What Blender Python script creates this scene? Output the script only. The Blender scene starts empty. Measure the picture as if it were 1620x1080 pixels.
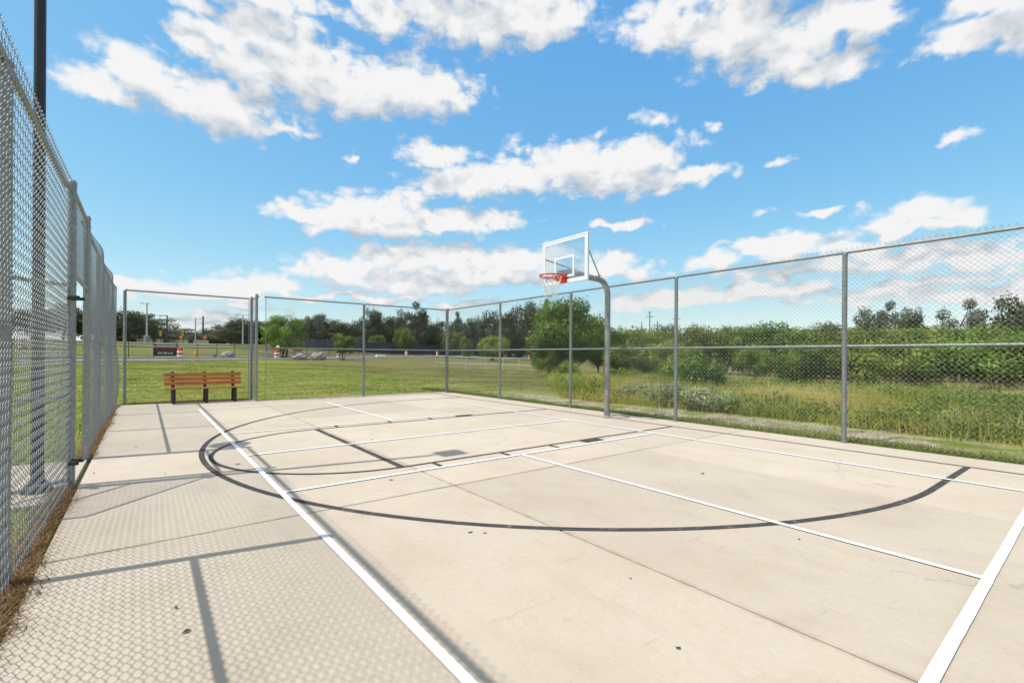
import bpy, math, random
import numpy as np
from mathutils import Matrix, Vector

R = math.radians
rng = np.random.default_rng(7)
random.seed(7)
S = bpy.context.scene
COL = S.collection

# ------------------------------------------------------------------ camera, sky, sun, exposure
YAW, ROLL, CAMZ = 0.6638, 0.0065, 1.3658
CAMX, CAMY, FPX, CY0 = -4.121, -7.1758, 743.44, 563.17
cd = bpy.data.cameras.new('camera')
cam = bpy.data.objects.new('camera', cd); COL.objects.link(cam)
cd.sensor_width = 36.0; cd.lens = FPX / 1620 * 36; cd.shift_y = (CY0 - 540) / 1620
cd.clip_start = 0.05; cd.clip_end = 5000
cam.matrix_world = (Matrix.Translation((CAMX, CAMY, CAMZ)) @ Matrix.Rotation(-YAW, 4, 'Z')
                    @ Matrix.Rotation(R(90), 4, 'X') @ Matrix.Rotation(ROLL, 4, 'Z'))
S.camera = cam

SUN = Vector((-0.586, 0.115, 1.0)).normalized()           # towards the sun
SUN_EL = math.asin(SUN.z); SUN_AZ = math.atan2(SUN.x, SUN.y)
SKY_STRENGTH, SUN_STRENGTH, EXPOSURE = 0.15, 3.3, 0.42

FW = np.array([math.sin(YAW), math.cos(YAW)]); RT = np.array([math.cos(YAW), -math.sin(YAW)])
def P(px, Z):
    """pixel column of the photograph and distance along the view axis -> ground x, y"""
    lat = (px - 810) / FPX * Z
    return (CAMX + Z * FW[0] + lat * RT[0], CAMY + Z * FW[1] + lat * RT[1])
def azel(px, py):
    dx, dz = (px - 810) / FPX, (CY0 + (px - 810) * ROLL - py) / FPX
    x, y = FW[0] + dx * RT[0], FW[1] + dx * RT[1]
    return math.atan2(x, y), math.atan2(dz, math.hypot(x, y))

def build_world():
    w = bpy.data.worlds.new('World'); S.world = w; w.use_nodes = True
    nt = w.node_tree; nt.nodes.clear(); L = nt.links.new
    def N(t, tree=nt, **k):
        n = tree.nodes.new(t)
        for a, b in k.items(): setattr(n, a, b)
        return n
    # cloud masses: (x, y, half width, half height) seen in the photograph, turned into directions
    C = [(150,130,70,30),(225,115,85,50),(300,150,90,48),(350,180,80,38),(395,110,75,60),(330,60,60,30),(420,50,90,55),
         (480,120,110,60),(560,140,110,52),(640,140,110,46),(700,145,60,28),(440,203,62,14),(270,-5,70,18),(400,-20,120,40),
         (620,20,85,38),(730,30,130,50),(830,30,100,48),(880,20,55,35),(720,-30,200,40),
         (1050,35,80,46),(1160,50,110,58),(1260,60,120,56),(1300,112,90,26),(1230,110,80,30),(1350,30,80,45),(1220,-40,240,50),
         (1500,70,80,18),(1560,45,100,36),(1640,30,90,45),(1600,-20,120,40),
         (690,245,66,22),(740,290,100,24),(830,280,120,34),(930,262,120,42),(1010,250,85,36),(1090,278,68,16),(980,290,110,24),(820,230,34,12),
         (480,338,60,14),(545,338,80,30),(620,338,85,32),(700,350,80,22),(780,350,58,18),(600,362,120,16),
         (1410,345,58,24),(1460,340,70,28),(1520,345,40,20),(1455,360,100,12),
         (1038,188,30,14),(1232,263,28,8),(1510,222,22,10),(985,352,52,8),(1206,336,22,9),(1285,337,34,6),(1124,196,13,8),(556,250,10,8),
         (250,455,90,14),(350,452,90,18),(430,445,70,18),(540,425,80,24),(620,412,90,24),(720,410,110,26),(820,415,100,26),(760,436,180,18),
         (960,420,50,22),(1010,430,40,16),(470,412,26,10),(640,450,140,16),(330,470,120,10),
         (1130,410,60,20),(1220,398,90,16),(1250,385,110,16),(1350,395,80,16),(1420,410,160,20),(1300,425,180,16),(1560,400,120,22),
         (1090,470,130,16),(1200,460,130,14),(1400,465,150,18),(1540,470,110,18),(1480,440,150,10),(1030,480,90,12),(1600,450,90,14),
         (290,508,44,14),(350,510,30,14),(400,490,60,10),(560,470,120,8),(720,485,40,8),(770,478,30,6)]
    C += [(300,-170,200,50),(760,-150,160,45),(1250,-190,220,55),(60,-60,70,30)]
    g = bpy.data.node_groups.new('CloudField', 'ShaderNodeTree')
    g.interface.new_socket('P', in_out='INPUT', socket_type='NodeSocketVector')
    g.interface.new_socket('Field', in_out='OUTPUT', socket_type='NodeSocketFloat')
    gi, go = N('NodeGroupInput', g), N('NodeGroupOutput', g)
    def NL(a, b): g.links.new(a, b)
    warp = N('ShaderNodeTexNoise', g, noise_dimensions='2D'); warp.inputs['Scale'].default_value = 15; warp.inputs['Detail'].default_value = 4
    NL(gi.outputs[0], warp.inputs['Vector'])
    sub = N('ShaderNodeVectorMath', g, operation='SUBTRACT'); NL(warp.outputs['Color'], sub.inputs[0]); sub.inputs[1].default_value = (.5, .5, .5)
    mad = N('ShaderNodeVectorMath', g, operation='MULTIPLY_ADD'); NL(sub.outputs[0], mad.inputs[0]); mad.inputs[1].default_value = (.075, .05, 0)
    NL(gi.outputs[0], mad.inputs[2])
    prev = None
    C += [(YAW + da, ev, ra_, re_, 1) for da, ev, ra_, re_ in ((-.75, .80, .30, .09), (-.2, .86, .28, .08), (.42, .78, .30, .09), (.85, .92, .25, .09), (-.5, 1.06, .42, .10), (.25, 1.10, .45, .11), (.9, 1.20, .4, .09), (-.1, 1.32, .8, .09), (-.9, 1.25, .4, .08))]  # unseen clouds overhead, added to whiten the fill light
    for (x, y, rx, ry, *hi) in C:
        a, e = (x, y) if hi else azel(x, y)
        if hi: a1, e1 = x + rx, y + ry; rx = 100
        else: a1, _ = azel(x + rx, y); _, e1 = azel(x, y - ry)
        ra, re = max(abs(a1 - a), .012) * 1.06, max(abs(e1 - e), .007) * 1.1
        v = N('ShaderNodeVectorMath', g, operation='MULTIPLY_ADD'); NL(mad.outputs[0], v.inputs[0])
        v.inputs[1].default_value = (1 / ra, 1 / re, 0); v.inputs[2].default_value = (-a / ra, -e / re, 0)
        l = N('ShaderNodeVectorMath', g, operation='LENGTH'); NL(v.outputs[0], l.inputs[0])
        if rx < 35:                                        # small scraps: thin, half dissolved
            v.inputs[1].default_value = (.62 / ra, .55 / re, 0); v.inputs[2].default_value = (-a * .62 / ra, -e * .55 / re, 0)
            ad = N('ShaderNodeMath', g, operation='ADD'); NL(l.outputs['Value'], ad.inputs[0]); ad.inputs[1].default_value = .42
            m = N('ShaderNodeMath', g, operation='MINIMUM'); NL(prev, m.inputs[0]); NL(ad.outputs[0], m.inputs[1]); prev = m.outputs[0]
            continue
        if prev is None: prev = l.outputs['Value']
        else:
            m = N('ShaderNodeMath', g, operation='SMOOTH_MIN'); m.inputs[2].default_value = .22
            NL(prev, m.inputs[0]); NL(l.outputs['Value'], m.inputs[1]); prev = m.outputs[0]
    scl = N('ShaderNodeVectorMath', g, operation='MULTIPLY'); NL(gi.outputs[0], scl.inputs[0]); scl.inputs[1].default_value = (1, 1.7, 1)
    nz = N('ShaderNodeTexNoise', g, noise_dimensions='2D'); nz.inputs['Scale'].default_value = 17; nz.inputs['Detail'].default_value = 6
    nz.inputs['Roughness'].default_value = .5; NL(scl.outputs[0], nz.inputs['Vector'])
    f1 = N('ShaderNodeMath', g, operation='MULTIPLY_ADD'); NL(nz.outputs['Fac'], f1.inputs[0]); f1.inputs[1].default_value = 1.15; f1.inputs[2].default_value = .72
    wv2 = N('ShaderNodeVectorMath', g, operation='MULTIPLY_ADD'); NL(nz.outputs['Color'], wv2.inputs[0]); wv2.inputs[1].default_value = (.05, .05, 0); NL(scl.outputs[0], wv2.inputs[2])
    n2 = N('ShaderNodeTexVoronoi', g, feature='F1', voronoi_dimensions='2D', normalize=True); n2.inputs['Scale'].default_value = 22; n2.inputs['Detail'].default_value = 2.0
    n2.inputs['Roughness'].default_value = .5; NL(wv2.outputs[0], n2.inputs['Vector'])
    f3 = N('ShaderNodeMath', g, operation='MULTIPLY_ADD'); NL(n2.outputs['Distance'], f3.inputs[0]); f3.inputs[1].default_value = -1.05; NL(f1.outputs[0], f3.inputs[2])
    f2 = N('ShaderNodeMath', g, operation='SUBTRACT'); NL(f3.outputs[0], f2.inputs[0]); NL(prev, f2.inputs[1])
    NL(f2.outputs[0], go.inputs[0])

    tc = N('ShaderNodeTexCoord'); sep = N('ShaderNodeSeparateXYZ'); L(tc.outputs['Generated'], sep.inputs[0])
    az = N('ShaderNodeMath', operation='ARCTAN2'); L(sep.outputs['X'], az.inputs[0]); L(sep.outputs['Y'], az.inputs[1])
    # the cloud field repeats mirrored round the whole horizon
    ca = YAW; half = R(56)
    sh = N('ShaderNodeMath', operation='ADD'); L(az.outputs[0], sh.inputs[0]); sh.inputs[1].default_value = half - ca
    pp = N('ShaderNodeMath', operation='PINGPONG'); L(sh.outputs[0], pp.inputs[0]); pp.inputs[1].default_value = 2 * half
    az2 = N('ShaderNodeMath', operation='ADD'); L(pp.outputs[0], az2.inputs[0]); az2.inputs[1].default_value = ca - half
    el = N('ShaderNodeMath', operation='ARCSINE'); L(sep.outputs['Z'], el.inputs[0])
    cv = N('ShaderNodeCombineXYZ'); L(az2.outputs[0], cv.inputs[0]); L(el.outputs[0], cv.inputs[1])
    off = N('ShaderNodeVectorMath', operation='ADD'); L(cv.outputs[0], off.inputs[0]); off.inputs[1].default_value = (-.016, .046, 0)
    ga = N('ShaderNodeGroup', node_tree=g); gb = N('ShaderNodeGroup', node_tree=g)
    L(cv.outputs[0], ga.inputs[0]); L(off.outputs[0], gb.inputs[0])
    al = N('ShaderNodeMapRange', interpolation_type='SMOOTHSTEP'); L(ga.outputs[0], al.inputs[0])
    al.inputs[1].default_value = -.16; al.inputs[2].default_value = .46
    df = N('ShaderNodeMath', operation='SUBTRACT'); L(ga.outputs[0], df.inputs[0]); L(gb.outputs[0], df.inputs[1])
    li = N('ShaderNodeMapRange'); L(df.outputs[0], li.inputs[0]); li.inputs[1].default_value = -.95; li.inputs[2].default_value = .7
    ramp = N('ShaderNodeValToRGB'); L(li.outputs[0], ramp.inputs[0]); r = ramp.color_ramp
    r.elements[0].color = (2.35, 2.72, 3.1, 1); r.elements[1].color = (4.55, 4.55, 4.55, 1); r.elements[0].position = .12; r.elements[1].position = .82
    sky = N('ShaderNodeTexSky', sky_type='NISHITA', sun_disc=False)
    sky.sun_elevation = SUN_EL; sky.sun_rotation = SUN_AZ % (2 * math.pi); sky.air_density = 1.0; sky.dust_density = .7; sky.ozone_density = 1.6
    hs = N('ShaderNodeHueSaturation'); L(sky.outputs[0], hs.inputs['Color']); hs.inputs['Saturation'].default_value = 1.22; hs.inputs['Value'].default_value = 1.0
    sc = N('ShaderNodeSeparateColor'); L(hs.outputs[0], sc.inputs[0]); cc = N('ShaderNodeCombineColor')
    for k, (ref, to, pw) in enumerate(((.717, .822, .82), (1.61, 2.22, .58), (3.38, 4.06, .26))):   # the photograph's paler, evener blue
        q = N('ShaderNodeMath', operation='DIVIDE'); L(sc.outputs[k], q.inputs[0]); q.inputs[1].default_value = ref
        p = N('ShaderNodeMath', operation='POWER'); L(q.outputs[0], p.inputs[0]); p.inputs[1].default_value = pw
        t = N('ShaderNodeMath', operation='MULTIPLY'); L(p.outputs[0], t.inputs[0]); t.inputs[1].default_value = to; L(t.outputs[0], cc.inputs[k])
    mx = N('ShaderNodeMix', data_type='RGBA'); L(al.outputs[0], mx.inputs[0]); L(cc.outputs[0], mx.inputs[6]); L(ramp.outputs[0], mx.inputs[7])
    bg = N('ShaderNodeBackground'); bg.inputs[1].default_value = SKY_STRENGTH; L(mx.outputs[2], bg.inputs[0])
    out = N('ShaderNodeOutputWorld'); L(bg.outputs[0], out.inputs[0])
    w.cycles.sampling_method = 'MANUAL'; w.cycles.sample_map_resolution = 512
build_world()

sd = bpy.data.lights.new('sun', 'SUN'); sd.energy = SUN_STRENGTH; sd.angle = R(.53); sd.color = (1, .98, .945)
sun = bpy.data.objects.new('sun', sd); COL.objects.link(sun); sun.location = (-20, 5, 40)
sun.rotation_euler = SUN.to_track_quat('Z', 'Y').to_euler()
vs = S.view_settings; vs.view_transform = 'Standard'; vs.look = 'None'; vs.exposure = EXPOSURE; vs.gamma = 1; vs.use_curve_mapping = False
S.cycles.max_bounces = 6; S.cycles.transparent_max_bounces = 12; S.cycles.caustics_reflective = False; S.cycles.caustics_refractive = False

# ------------------------------------------------------------------ materials
class Mat:
    def __init__(s, name, rough=.6, metal=0.0, spec=.4):
        s.m = bpy.data.materials.new(name); s.m.use_nodes = True; s.nt = s.m.node_tree; s.nt.nodes.clear()
        s.out = s.n('ShaderNodeOutputMaterial'); s.b = s.n('ShaderNodeBsdfPrincipled')
        s.b.inputs['Roughness'].default_value = rough; s.b.inputs['Metallic'].default_value = metal
        s.b.inputs['Specular IOR Level'].default_value = spec
        s.l(s.b.outputs[0], s.out.inputs[0]); s._tc = None
    def n(s, t, **k):
        n = s.nt.nodes.new(t)
        for a, b in k.items(): setattr(n, a, b)
        return n
    def l(s, a, b): s.nt.links.new(a, b)
    def pos(s):
        if s._tc is None: s._tc = s.n('ShaderNodeNewGeometry')
        return s._tc.outputs['Position']
    def noise(s, scale, detail=4, rough=.55, vec=None, stretch=None):
        v = vec or s.pos()
        if stretch:
            mm = s.n('ShaderNodeVectorMath', operation='MULTIPLY'); s.l(v, mm.inputs[0]); mm.inputs[1].default_value = stretch; v = mm.outputs[0]
        t = s.n('ShaderNodeTexNoise'); t.inputs['Scale'].default_value = scale; t.inputs['Detail'].default_value = detail
        t.inputs['Roughness'].default_value = rough; s.l(v, t.inputs['Vector']); return t.outputs['Fac']
    def ramp(s, fac, stops):
        r = s.n('ShaderNodeValToRGB'); s.l(fac, r.inputs[0]); e = r.color_ramp.elements
        while len(e) < len(stops): e.new(.5)
        for k, (p, c) in enumerate(stops): e[k].position = p; e[k].color = (*c, 1)
        return r.outputs[0]
    def rng(s, v, a, b, c=0., d=1.):
        r = s.n('ShaderNodeMapRange'); s.l(v, r.inputs[0])
        for k, q in enumerate((a, b, c, d)): r.inputs[k + 1].default_value = q
        return r.outputs[0]
    def mix(s, fac, a, b, mode='MIX'):
        m = s.n('ShaderNodeMix', data_type='RGBA', blend_type=mode)
        for sock, v in ((m.inputs[0], fac), (m.inputs[6], a), (m.inputs[7], b)):
            if isinstance(v, (int, float)): sock.default_value = v
            elif isinstance(v, tuple): sock.default_value = (*v, 1)
            else: s.l(v, sock)
        return m.outputs[2]
    def math(s, op, a, b=None):
        m = s.n('ShaderNodeMath', operation=op)
        for k, v in enumerate((a, b)):
            if v is None: continue
            if isinstance(v, (int, float)): m.inputs[k].default_value = v
            else: s.l(v, m.inputs[k])
        return m.outputs[0]
    def color(s, c):
        if isinstance(c, tuple): s.b.inputs['Base Color'].default_value = (*c, 1)
        else: s.l(c, s.b.inputs['Base Color'])
        return s
    def bump(s, h, strength=.3, dist=.01):
        b = s.n('ShaderNodeBump'); b.inputs['Strength'].default_value = strength; b.inputs['Distance'].default_value = dist
        s.l(h, b.inputs['Height']); s.l(b.outputs[0], s.b.inputs['Normal']); return s
    def attr(s, name):
        a = s.n('ShaderNodeAttribute'); a.attribute_name = name; return a.outputs['Fac']

def simple(name, c, rough=.6, metal=0., var=.15, scale=12, spec=.4):
    M = Mat(name, rough, metal, spec); f = M.noise(scale, 5)
    lo = tuple(x * (1 - var) for x in c); hi = tuple(min(1, x * (1 + var)) for x in c)
    return M.color(M.ramp(f, [(.3, lo), (.7, hi)])).m

def mk_concrete():
    M = Mat('concrete', .88, 0, .25)
    oi = M.n('ShaderNodeObjectInfo').outputs['Random']
    big = M.noise(.55, 5, .6); mid = M.noise(3.2, 6, .62, stretch=(1, .55, 1)); fine = M.noise(160, 3, .6); spk = M.noise(48, 2, .5)
    c = M.ramp(big, [(.28, (.46, .37, .277)), (.5, (.53, .436, .333)), (.72, (.57, .478, .372))])
    c = M.mix(M.rng(mid, .5, .75, 0, .5), c, (.40, .32, .23))
    c = M.mix(M.rng(M.noise(1.1, 3, .5), .62, .76, 0, .4), c, (.56, .40, .25))
    c = M.mix(M.rng(fine, .35, .75, 0, .3), c, (.60, .505, .395))
    c = M.mix(M.rng(spk, .66, .74, 0, .38), c, (.24, .19, .14))
    c = M.mix(M.rng(M.noise(26, 4, .7), .3, .7, 0, .26), c, (.36, .29, .21))
    # grime along the joints
    sx = M.n('ShaderNodeSeparateXYZ'); M.l(M.pos(), sx.inputs[0])
    for ax, v in (('X', -1.535), ('Y', -2.9)):
        dj = M.math('ABSOLUTE', M.math('ADD', sx.outputs[ax], -v)); k = M.math('MULTIPLY', M.rng(dj, .0, .05, 1, 0), M.rng(M.noise(4, 5, .65), .4, .65))
        c = M.mix(M.math('MULTIPLY', k, .55), c, (.22, .165, .11))
    # hairline cracks and scuffs
    wv = M.n('ShaderNodeVectorMath', operation='ADD'); nw = M.n('ShaderNodeTexNoise'); nw.inputs['Scale'].default_value = 1.6; nw.inputs['Detail'].default_value = 6; M.l(M.pos(), nw.inputs['Vector'])
    M.l(M.pos(), wv.inputs[0]); M.l(nw.outputs['Color'], wv.inputs[1])
    vo = M.n('ShaderNodeTexVoronoi', feature='DISTANCE_TO_EDGE'); vo.inputs['Scale'].default_value = .33; M.l(wv.outputs[0], vo.inputs['Vector'])
    ck = M.math('MULTIPLY', M.rng(vo.outputs['Distance'], .0008, .0035, 1, 0), M.rng(M.noise(.5, 2), .52, .6))
    c = M.mix(M.math('MULTIPLY', ck, .32), c, (.2, .16, .12))
    sc_ = M.noise(6, 3, .5, stretch=(.5, 3.2, 1)); c = M.mix(M.rng(sc_, .66, .74, 0, .22), c, (.30, .25, .19))
    sc2 = M.noise(5, 3, .5, stretch=(3.0, .6, 1)); c = M.mix(M.rng(sc2, .66, .74, 0, .22), c, (.36, .27, .17))
    hs = M.n('ShaderNodeHueSaturation'); M.l(c, hs.inputs['Color']); M.l(M.rng(oi, 0, 1, .92, 1.05), hs.inputs['Value'])
    M.color(hs.outputs[0]); M.bump(fine, .12, .004); return M.m
def mk_paint(name, c, wear, wearc):
    M = Mat(name, .85, 0, .12); f = M.noise(70, 5, .7); g = M.noise(9, 4, .6, stretch=(1, 1, 1))
    k = M.math('ADD', M.rng(f, .3, .7, -.18, .18), g)
    M.color(M.mix(M.rng(k, wear, wear + .12, 0, .8), c, wearc)); return M.m
def mk_galv(name='galvanized_steel', base=.27):
    M = Mat(name, .48, .55, .5); f = M.noise(22, 5, .6); g = M.noise(3, 4)
    c = M.ramp(f, [(.3, (base * .75, base * .79, base * .80)), (.7, (base * 1.2, base * 1.24, base * 1.22))])
    M.color(M.mix(M.rng(g, .52, .75, 0, .45), c, (.20, .195, .17))); return M.m
def mk_leaf(name, a, b, c):
    """a dark, b mean, c bright leaf colour; every leaf clump carries a tint of its own"""
    M = Mat(name, .55, 0, .25); t = M.attr('tint')
    col = M.ramp(t, [(0., a), (.5, b), (1., c)])
    hs = M.n('ShaderNodeHueSaturation'); oi = M.n('ShaderNodeObjectInfo').outputs['Random']
    M.l(col, hs.inputs['Color']); M.l(M.rng(oi, 0, 1, .72, 1.3), hs.inputs['Value']); M.l(M.rng(M.math('FRACT', M.math('MULTIPLY', oi, 7.3)), 0, 1, .478, .512), hs.inputs['Hue'])
    M.color(hs.outputs[0])
    tr = M.n('ShaderNodeBsdfTranslucent'); M.l(hs.outputs[0], tr.inputs[0])
    ms = M.n('ShaderNodeMixShader'); ms.inputs[0].default_value = .4; M.l(M.b.outputs[0], ms.inputs[1]); M.l(tr.outputs[0], ms.inputs[2]); M.l(ms.outputs[0], M.out.inputs[0])
    return M.m
def mk_ground():
    M = Mat('grass_ground', .95, 0, .1)
    sx = M.n('ShaderNodeSeparateXYZ'); M.l(M.pos(), sx.inputs[0]); X, Y = sx.outputs['X'], sx.outputs['Y']
    a = M.noise(.35, 6, .62); b = M.noise(2.2, 5, .65); c3 = M.noise(14, 4, .65); st = M.noise(.5, 5, .6, stretch=(.5, 1.6, 1))
    g = M.ramp(b, [(.25, (.10, .14, .018)), (.5, (.18, .21, .03)), (.75, (.28, .28, .06))])
    dry = M.ramp(c3, [(.3, (.28, .24, .08)), (.7, (.44, .37, .18))])
    soil = M.ramp(M.noise(9, 6, .7), [(.3, (.27, .20, .125)), (.55, (.48, .385, .275)), (.75, (.66, .56, .44))])
    col = M.mix(M.rng(st, .5, .68, 0, .8), g, dry)
    col = M.mix(M.rng(a, .64, .72, 0, .75), col, soil)
    # stony mown strip beside the court
    strip = M.math('MULTIPLY', M.rng(X, 5.05, 5.5), M.rng(X, 7.6, 6.4))
    k = M.math('MULTIPLY', strip, M.rng(M.math('ADD', M.noise(1.7, 6, .7), M.noise(.7, 2)), .84, 1.0))
    k = M.math('MULTIPLY', k, M.rng(Y, 9.5, 6.0))
    col = M.mix(M.math('MULTIPLY', k, .9), col, soil)
    # dry rise behind the road
    s = M.math('SUBTRACT', Y, M.math('MULTIPLY', X, .63))
    k2 = M.math('MULTIPLY', M.rng(s, 56, 60), M.rng(M.noise(.12, 4), .42, .6, .2, .85))
    col = M.mix(k2, col, M.mix(M.noise(.6, 5, .7), (.22, .17, .09), (.17, .16, .06)))
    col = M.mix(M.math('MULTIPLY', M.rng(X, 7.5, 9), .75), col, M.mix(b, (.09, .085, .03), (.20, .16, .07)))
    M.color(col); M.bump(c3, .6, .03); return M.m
def mk_grass(name, stops, scale=.5):
    M = Mat(name, .7, 0, .15); t = M.attr('tint')
    col = M.ramp(t, stops); M.color(col)
    nv = M.n('ShaderNodeVectorMath', operation='MULTIPLY_ADD'); M.pos(); M.l(M._tc.outputs['Normal'], nv.inputs[0]); nv.inputs[1].default_value = (.45,) * 3; nv.inputs[2].default_value = (0, 0, 1)
    nn = M.n('ShaderNodeVectorMath', operation='NORMALIZE'); M.l(nv.outputs[0], nn.inputs[0]); M.l(nn.outputs[0], M.b.inputs['Normal'])
    tr = M.n('ShaderNodeBsdfTranslucent'); M.l(col, tr.inputs[0])
    ms = M.n('ShaderNodeMixShader'); ms.inputs[0].default_value = .35; M.l(M.b.outputs[0], ms.inputs[1]); M.l(tr.outputs[0], ms.inputs[2]); M.l(ms.outputs[0], M.out.inputs[0])
    return M.m
def mk_glass():
    M = Mat('acrylic', .03, 0, .5)
    tr = M.n('ShaderNodeBsdfTransparent'); tr.inputs[0].default_value = (.90, .93, .945, 1)
    gl = M.n('ShaderNodeBsdfGlossy'); gl.inputs['Roughness'].default_value = .04
    df = M.n('ShaderNodeBsdfDiffuse'); df.inputs[0].default_value = (.7, .72, .74, 1)
    m1 = M.n('ShaderNodeMixShader'); m1.inputs[0].default_value = .05; M.l(tr.outputs[0], m1.inputs[1]); M.l(gl.outputs[0], m1.inputs[2])
    m2 = M.n('ShaderNodeMixShader'); M.l(M.rng(M.noise(2.5, 5, .6), .45, .75, .02, .22), m2.inputs[0]); M.l(m1.outputs[0], m2.inputs[1]); M.l(df.outputs[0], m2.inputs[2])
    M.l(m2.outputs[0], M.out.inputs[0]); return M.m
def mk_wood():
    M = Mat('stained_lumber', .5, 0, .35); f = M.noise(6, 6, .65, stretch=(.35, 6, 6)); g = M.noise(3, 3)
    c = M.ramp(f, [(.3, (.38, .105, .022)), (.55, (.50, .155, .034)), (.75, (.60, .22, .06))])
    M.color(M.mix(M.rng(g, .55, .75, 0, .4), c, (.26, .08, .03))); M.bump(f, .15, .002); return M.m
def mk_bark():
    M = Mat('bark', .9, 0, .1); f = M.noise(7, 6, .7, stretch=(3, 3, .6))
    M.color(M.ramp(f, [(.3, (.045, .036, .028)), (.7, (.14, .115, .09))])); M.bump(f, .6, .03); return M.m
def mk_asphalt():
    M = Mat('dusty_road', .9, 0, .2); f = M.noise(1.2, 6, .7); M.color(M.ramp(f, [(.3, (.10, .085, .072)), (.55, (.17, .14, .115)), (.75, (.30, .24, .19))])); return M.m

MT = dict(concrete=mk_concrete(), joint=simple('joint_filler', (.075, .055, .038), .95, 0, .5, 30),
    white=mk_paint('white_paint', (.78, .79, .785), .66, (.56, .50, .42)), black=mk_paint('black_paint', (.065, .061, .056), .60, (.24, .21, .175)),
    navy=mk_paint('dark_paint', (.062, .058, .054), .60, (.24, .20, .165)),
    galv=mk_galv(), wire=mk_galv('galvanized_wire', .31), pole=simple('black_powder_coat', (.018, .019, .022), .38, 0, .3, 8), hinge=simple('black_iron', (.02, .02, .02), .5),
    steel=simple('weathered_pole_steel', (.31, .31, .30), .42, .5, .3, 5), glass=mk_glass(), bwhite=simple('white_frame_enamel', (.72, .73, .74), .4, 0, .05), red=simple('red_enamel', (.56, .022, .022), .38, 0, .12, 20),
    cord=simple('net_cord', (.72, .70, .66), .9, 0, .1, 40), wood=mk_wood(), ground=mk_ground(), bark=mk_bark(), road=mk_asphalt(),
    kerb=simple('kerb_concrete', (.44, .40, .34), .9, 0, .25, 3), orange=simple('orange_plastic', (.72, .085, .012), .45, 0, .1, 9), refl=simple('reflective_white', (.76, .76, .76), .4, 0, .08, 20),
    rubber=simple('black_rubber', (.02, .02, .02), .8), iron=simple('black_iron_fence', (.018, .018, .02), .5), banner=simple('banner_vinyl', (.012, .012, .014), .5, 0, .2, 4),
    tred=simple('red_print', (.40, .012, .02), .5, 0, .1), twhite=simple('white_print', (.72, .74, .76), .5, 0, .05), rock=simple('limestone', (.30, .27, .23), .95, 0, .4, 4),
    screen=simple('dark_windscreen', (.035, .042, .055), .9, 0, .35, 1.5), wall=simple('pale_block_wall', (.26, .25, .245), .9, 0, .15, 2), yellow=simple('signal_yellow', (.72, .40, .02), .5), lens=simple('dark_lens', (.03, .03, .03), .3),
    timber=simple('dark_timber_pole', (.07, .06, .055), .85, 0, .3, 4), paleg=simple('pale_pole', (.42, .43, .44), .6), sign_o=simple('orange_sign', (.62, .16, .01), .5), blue=simple('blue_plastic', (.03, .15, .55), .5), signw=simple('white_sign', (.78, .78, .78), .5),
    leafdry=simple('dead_leaf', (.11, .06, .03), .8, 0, .4, 60), gum=simple('dark_spot', (.06, .05, .045), .8, 0, .3, 50),
    oak=mk_leaf('live_oak_leaf', (0.040, 0.052, 0.017), (0.092, 0.105, 0.036), (0.174, 0.175, 0.075)),
    oakgrey=mk_leaf('grey_oak_leaf', (0.058, 0.070, 0.036), (0.123, 0.133, 0.080), (0.203, 0.210, 0.131)),
    mesq=mk_leaf('mesquite_leaf', (0.065, 0.117, 0.013), (0.162, 0.264, 0.029), (0.302, 0.410, 0.056)),
    mesqd=mk_leaf('dark_mesquite_leaf', (0.047, 0.084, 0.009), (0.117, 0.190, 0.021), (0.217, 0.295, 0.040)),
    shrub=mk_leaf('shrub_leaf', (0.074, 0.120, 0.019), (0.162, 0.240, 0.032), (0.313, 0.380, 0.064)),
    citrus=mk_leaf('bright_leaf', (0.062, 0.111, 0.013), (0.152, 0.224, 0.025), (0.343, 0.407, 0.062)),
    sage=mk_leaf('sage_leaf', (.22, .265, .11), (.35, .40, .185), (.47, .51, .30)),
    lawn=mk_grass('lawn_blade', [(0, (.10, .15, .015)), (.4, (.22, .26, .030)), (.7, (.38, .35, .08)), (1, (.56, .47, .24))]),
    tall=mk_grass('tall_grass_blade', [(0, (.095, .15, .012)), (.3, (.22, .29, .026)), (.55, (.38, .38, .05)), (.8, (.52, .43, .14)), (1, (.64, .53, .28))]),
    dead=mk_grass('dead_grass', [(0, (.14, .075, .032)), (.5, (.26, .155, .07)), (1, (.42, .29, .15))]))

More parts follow.
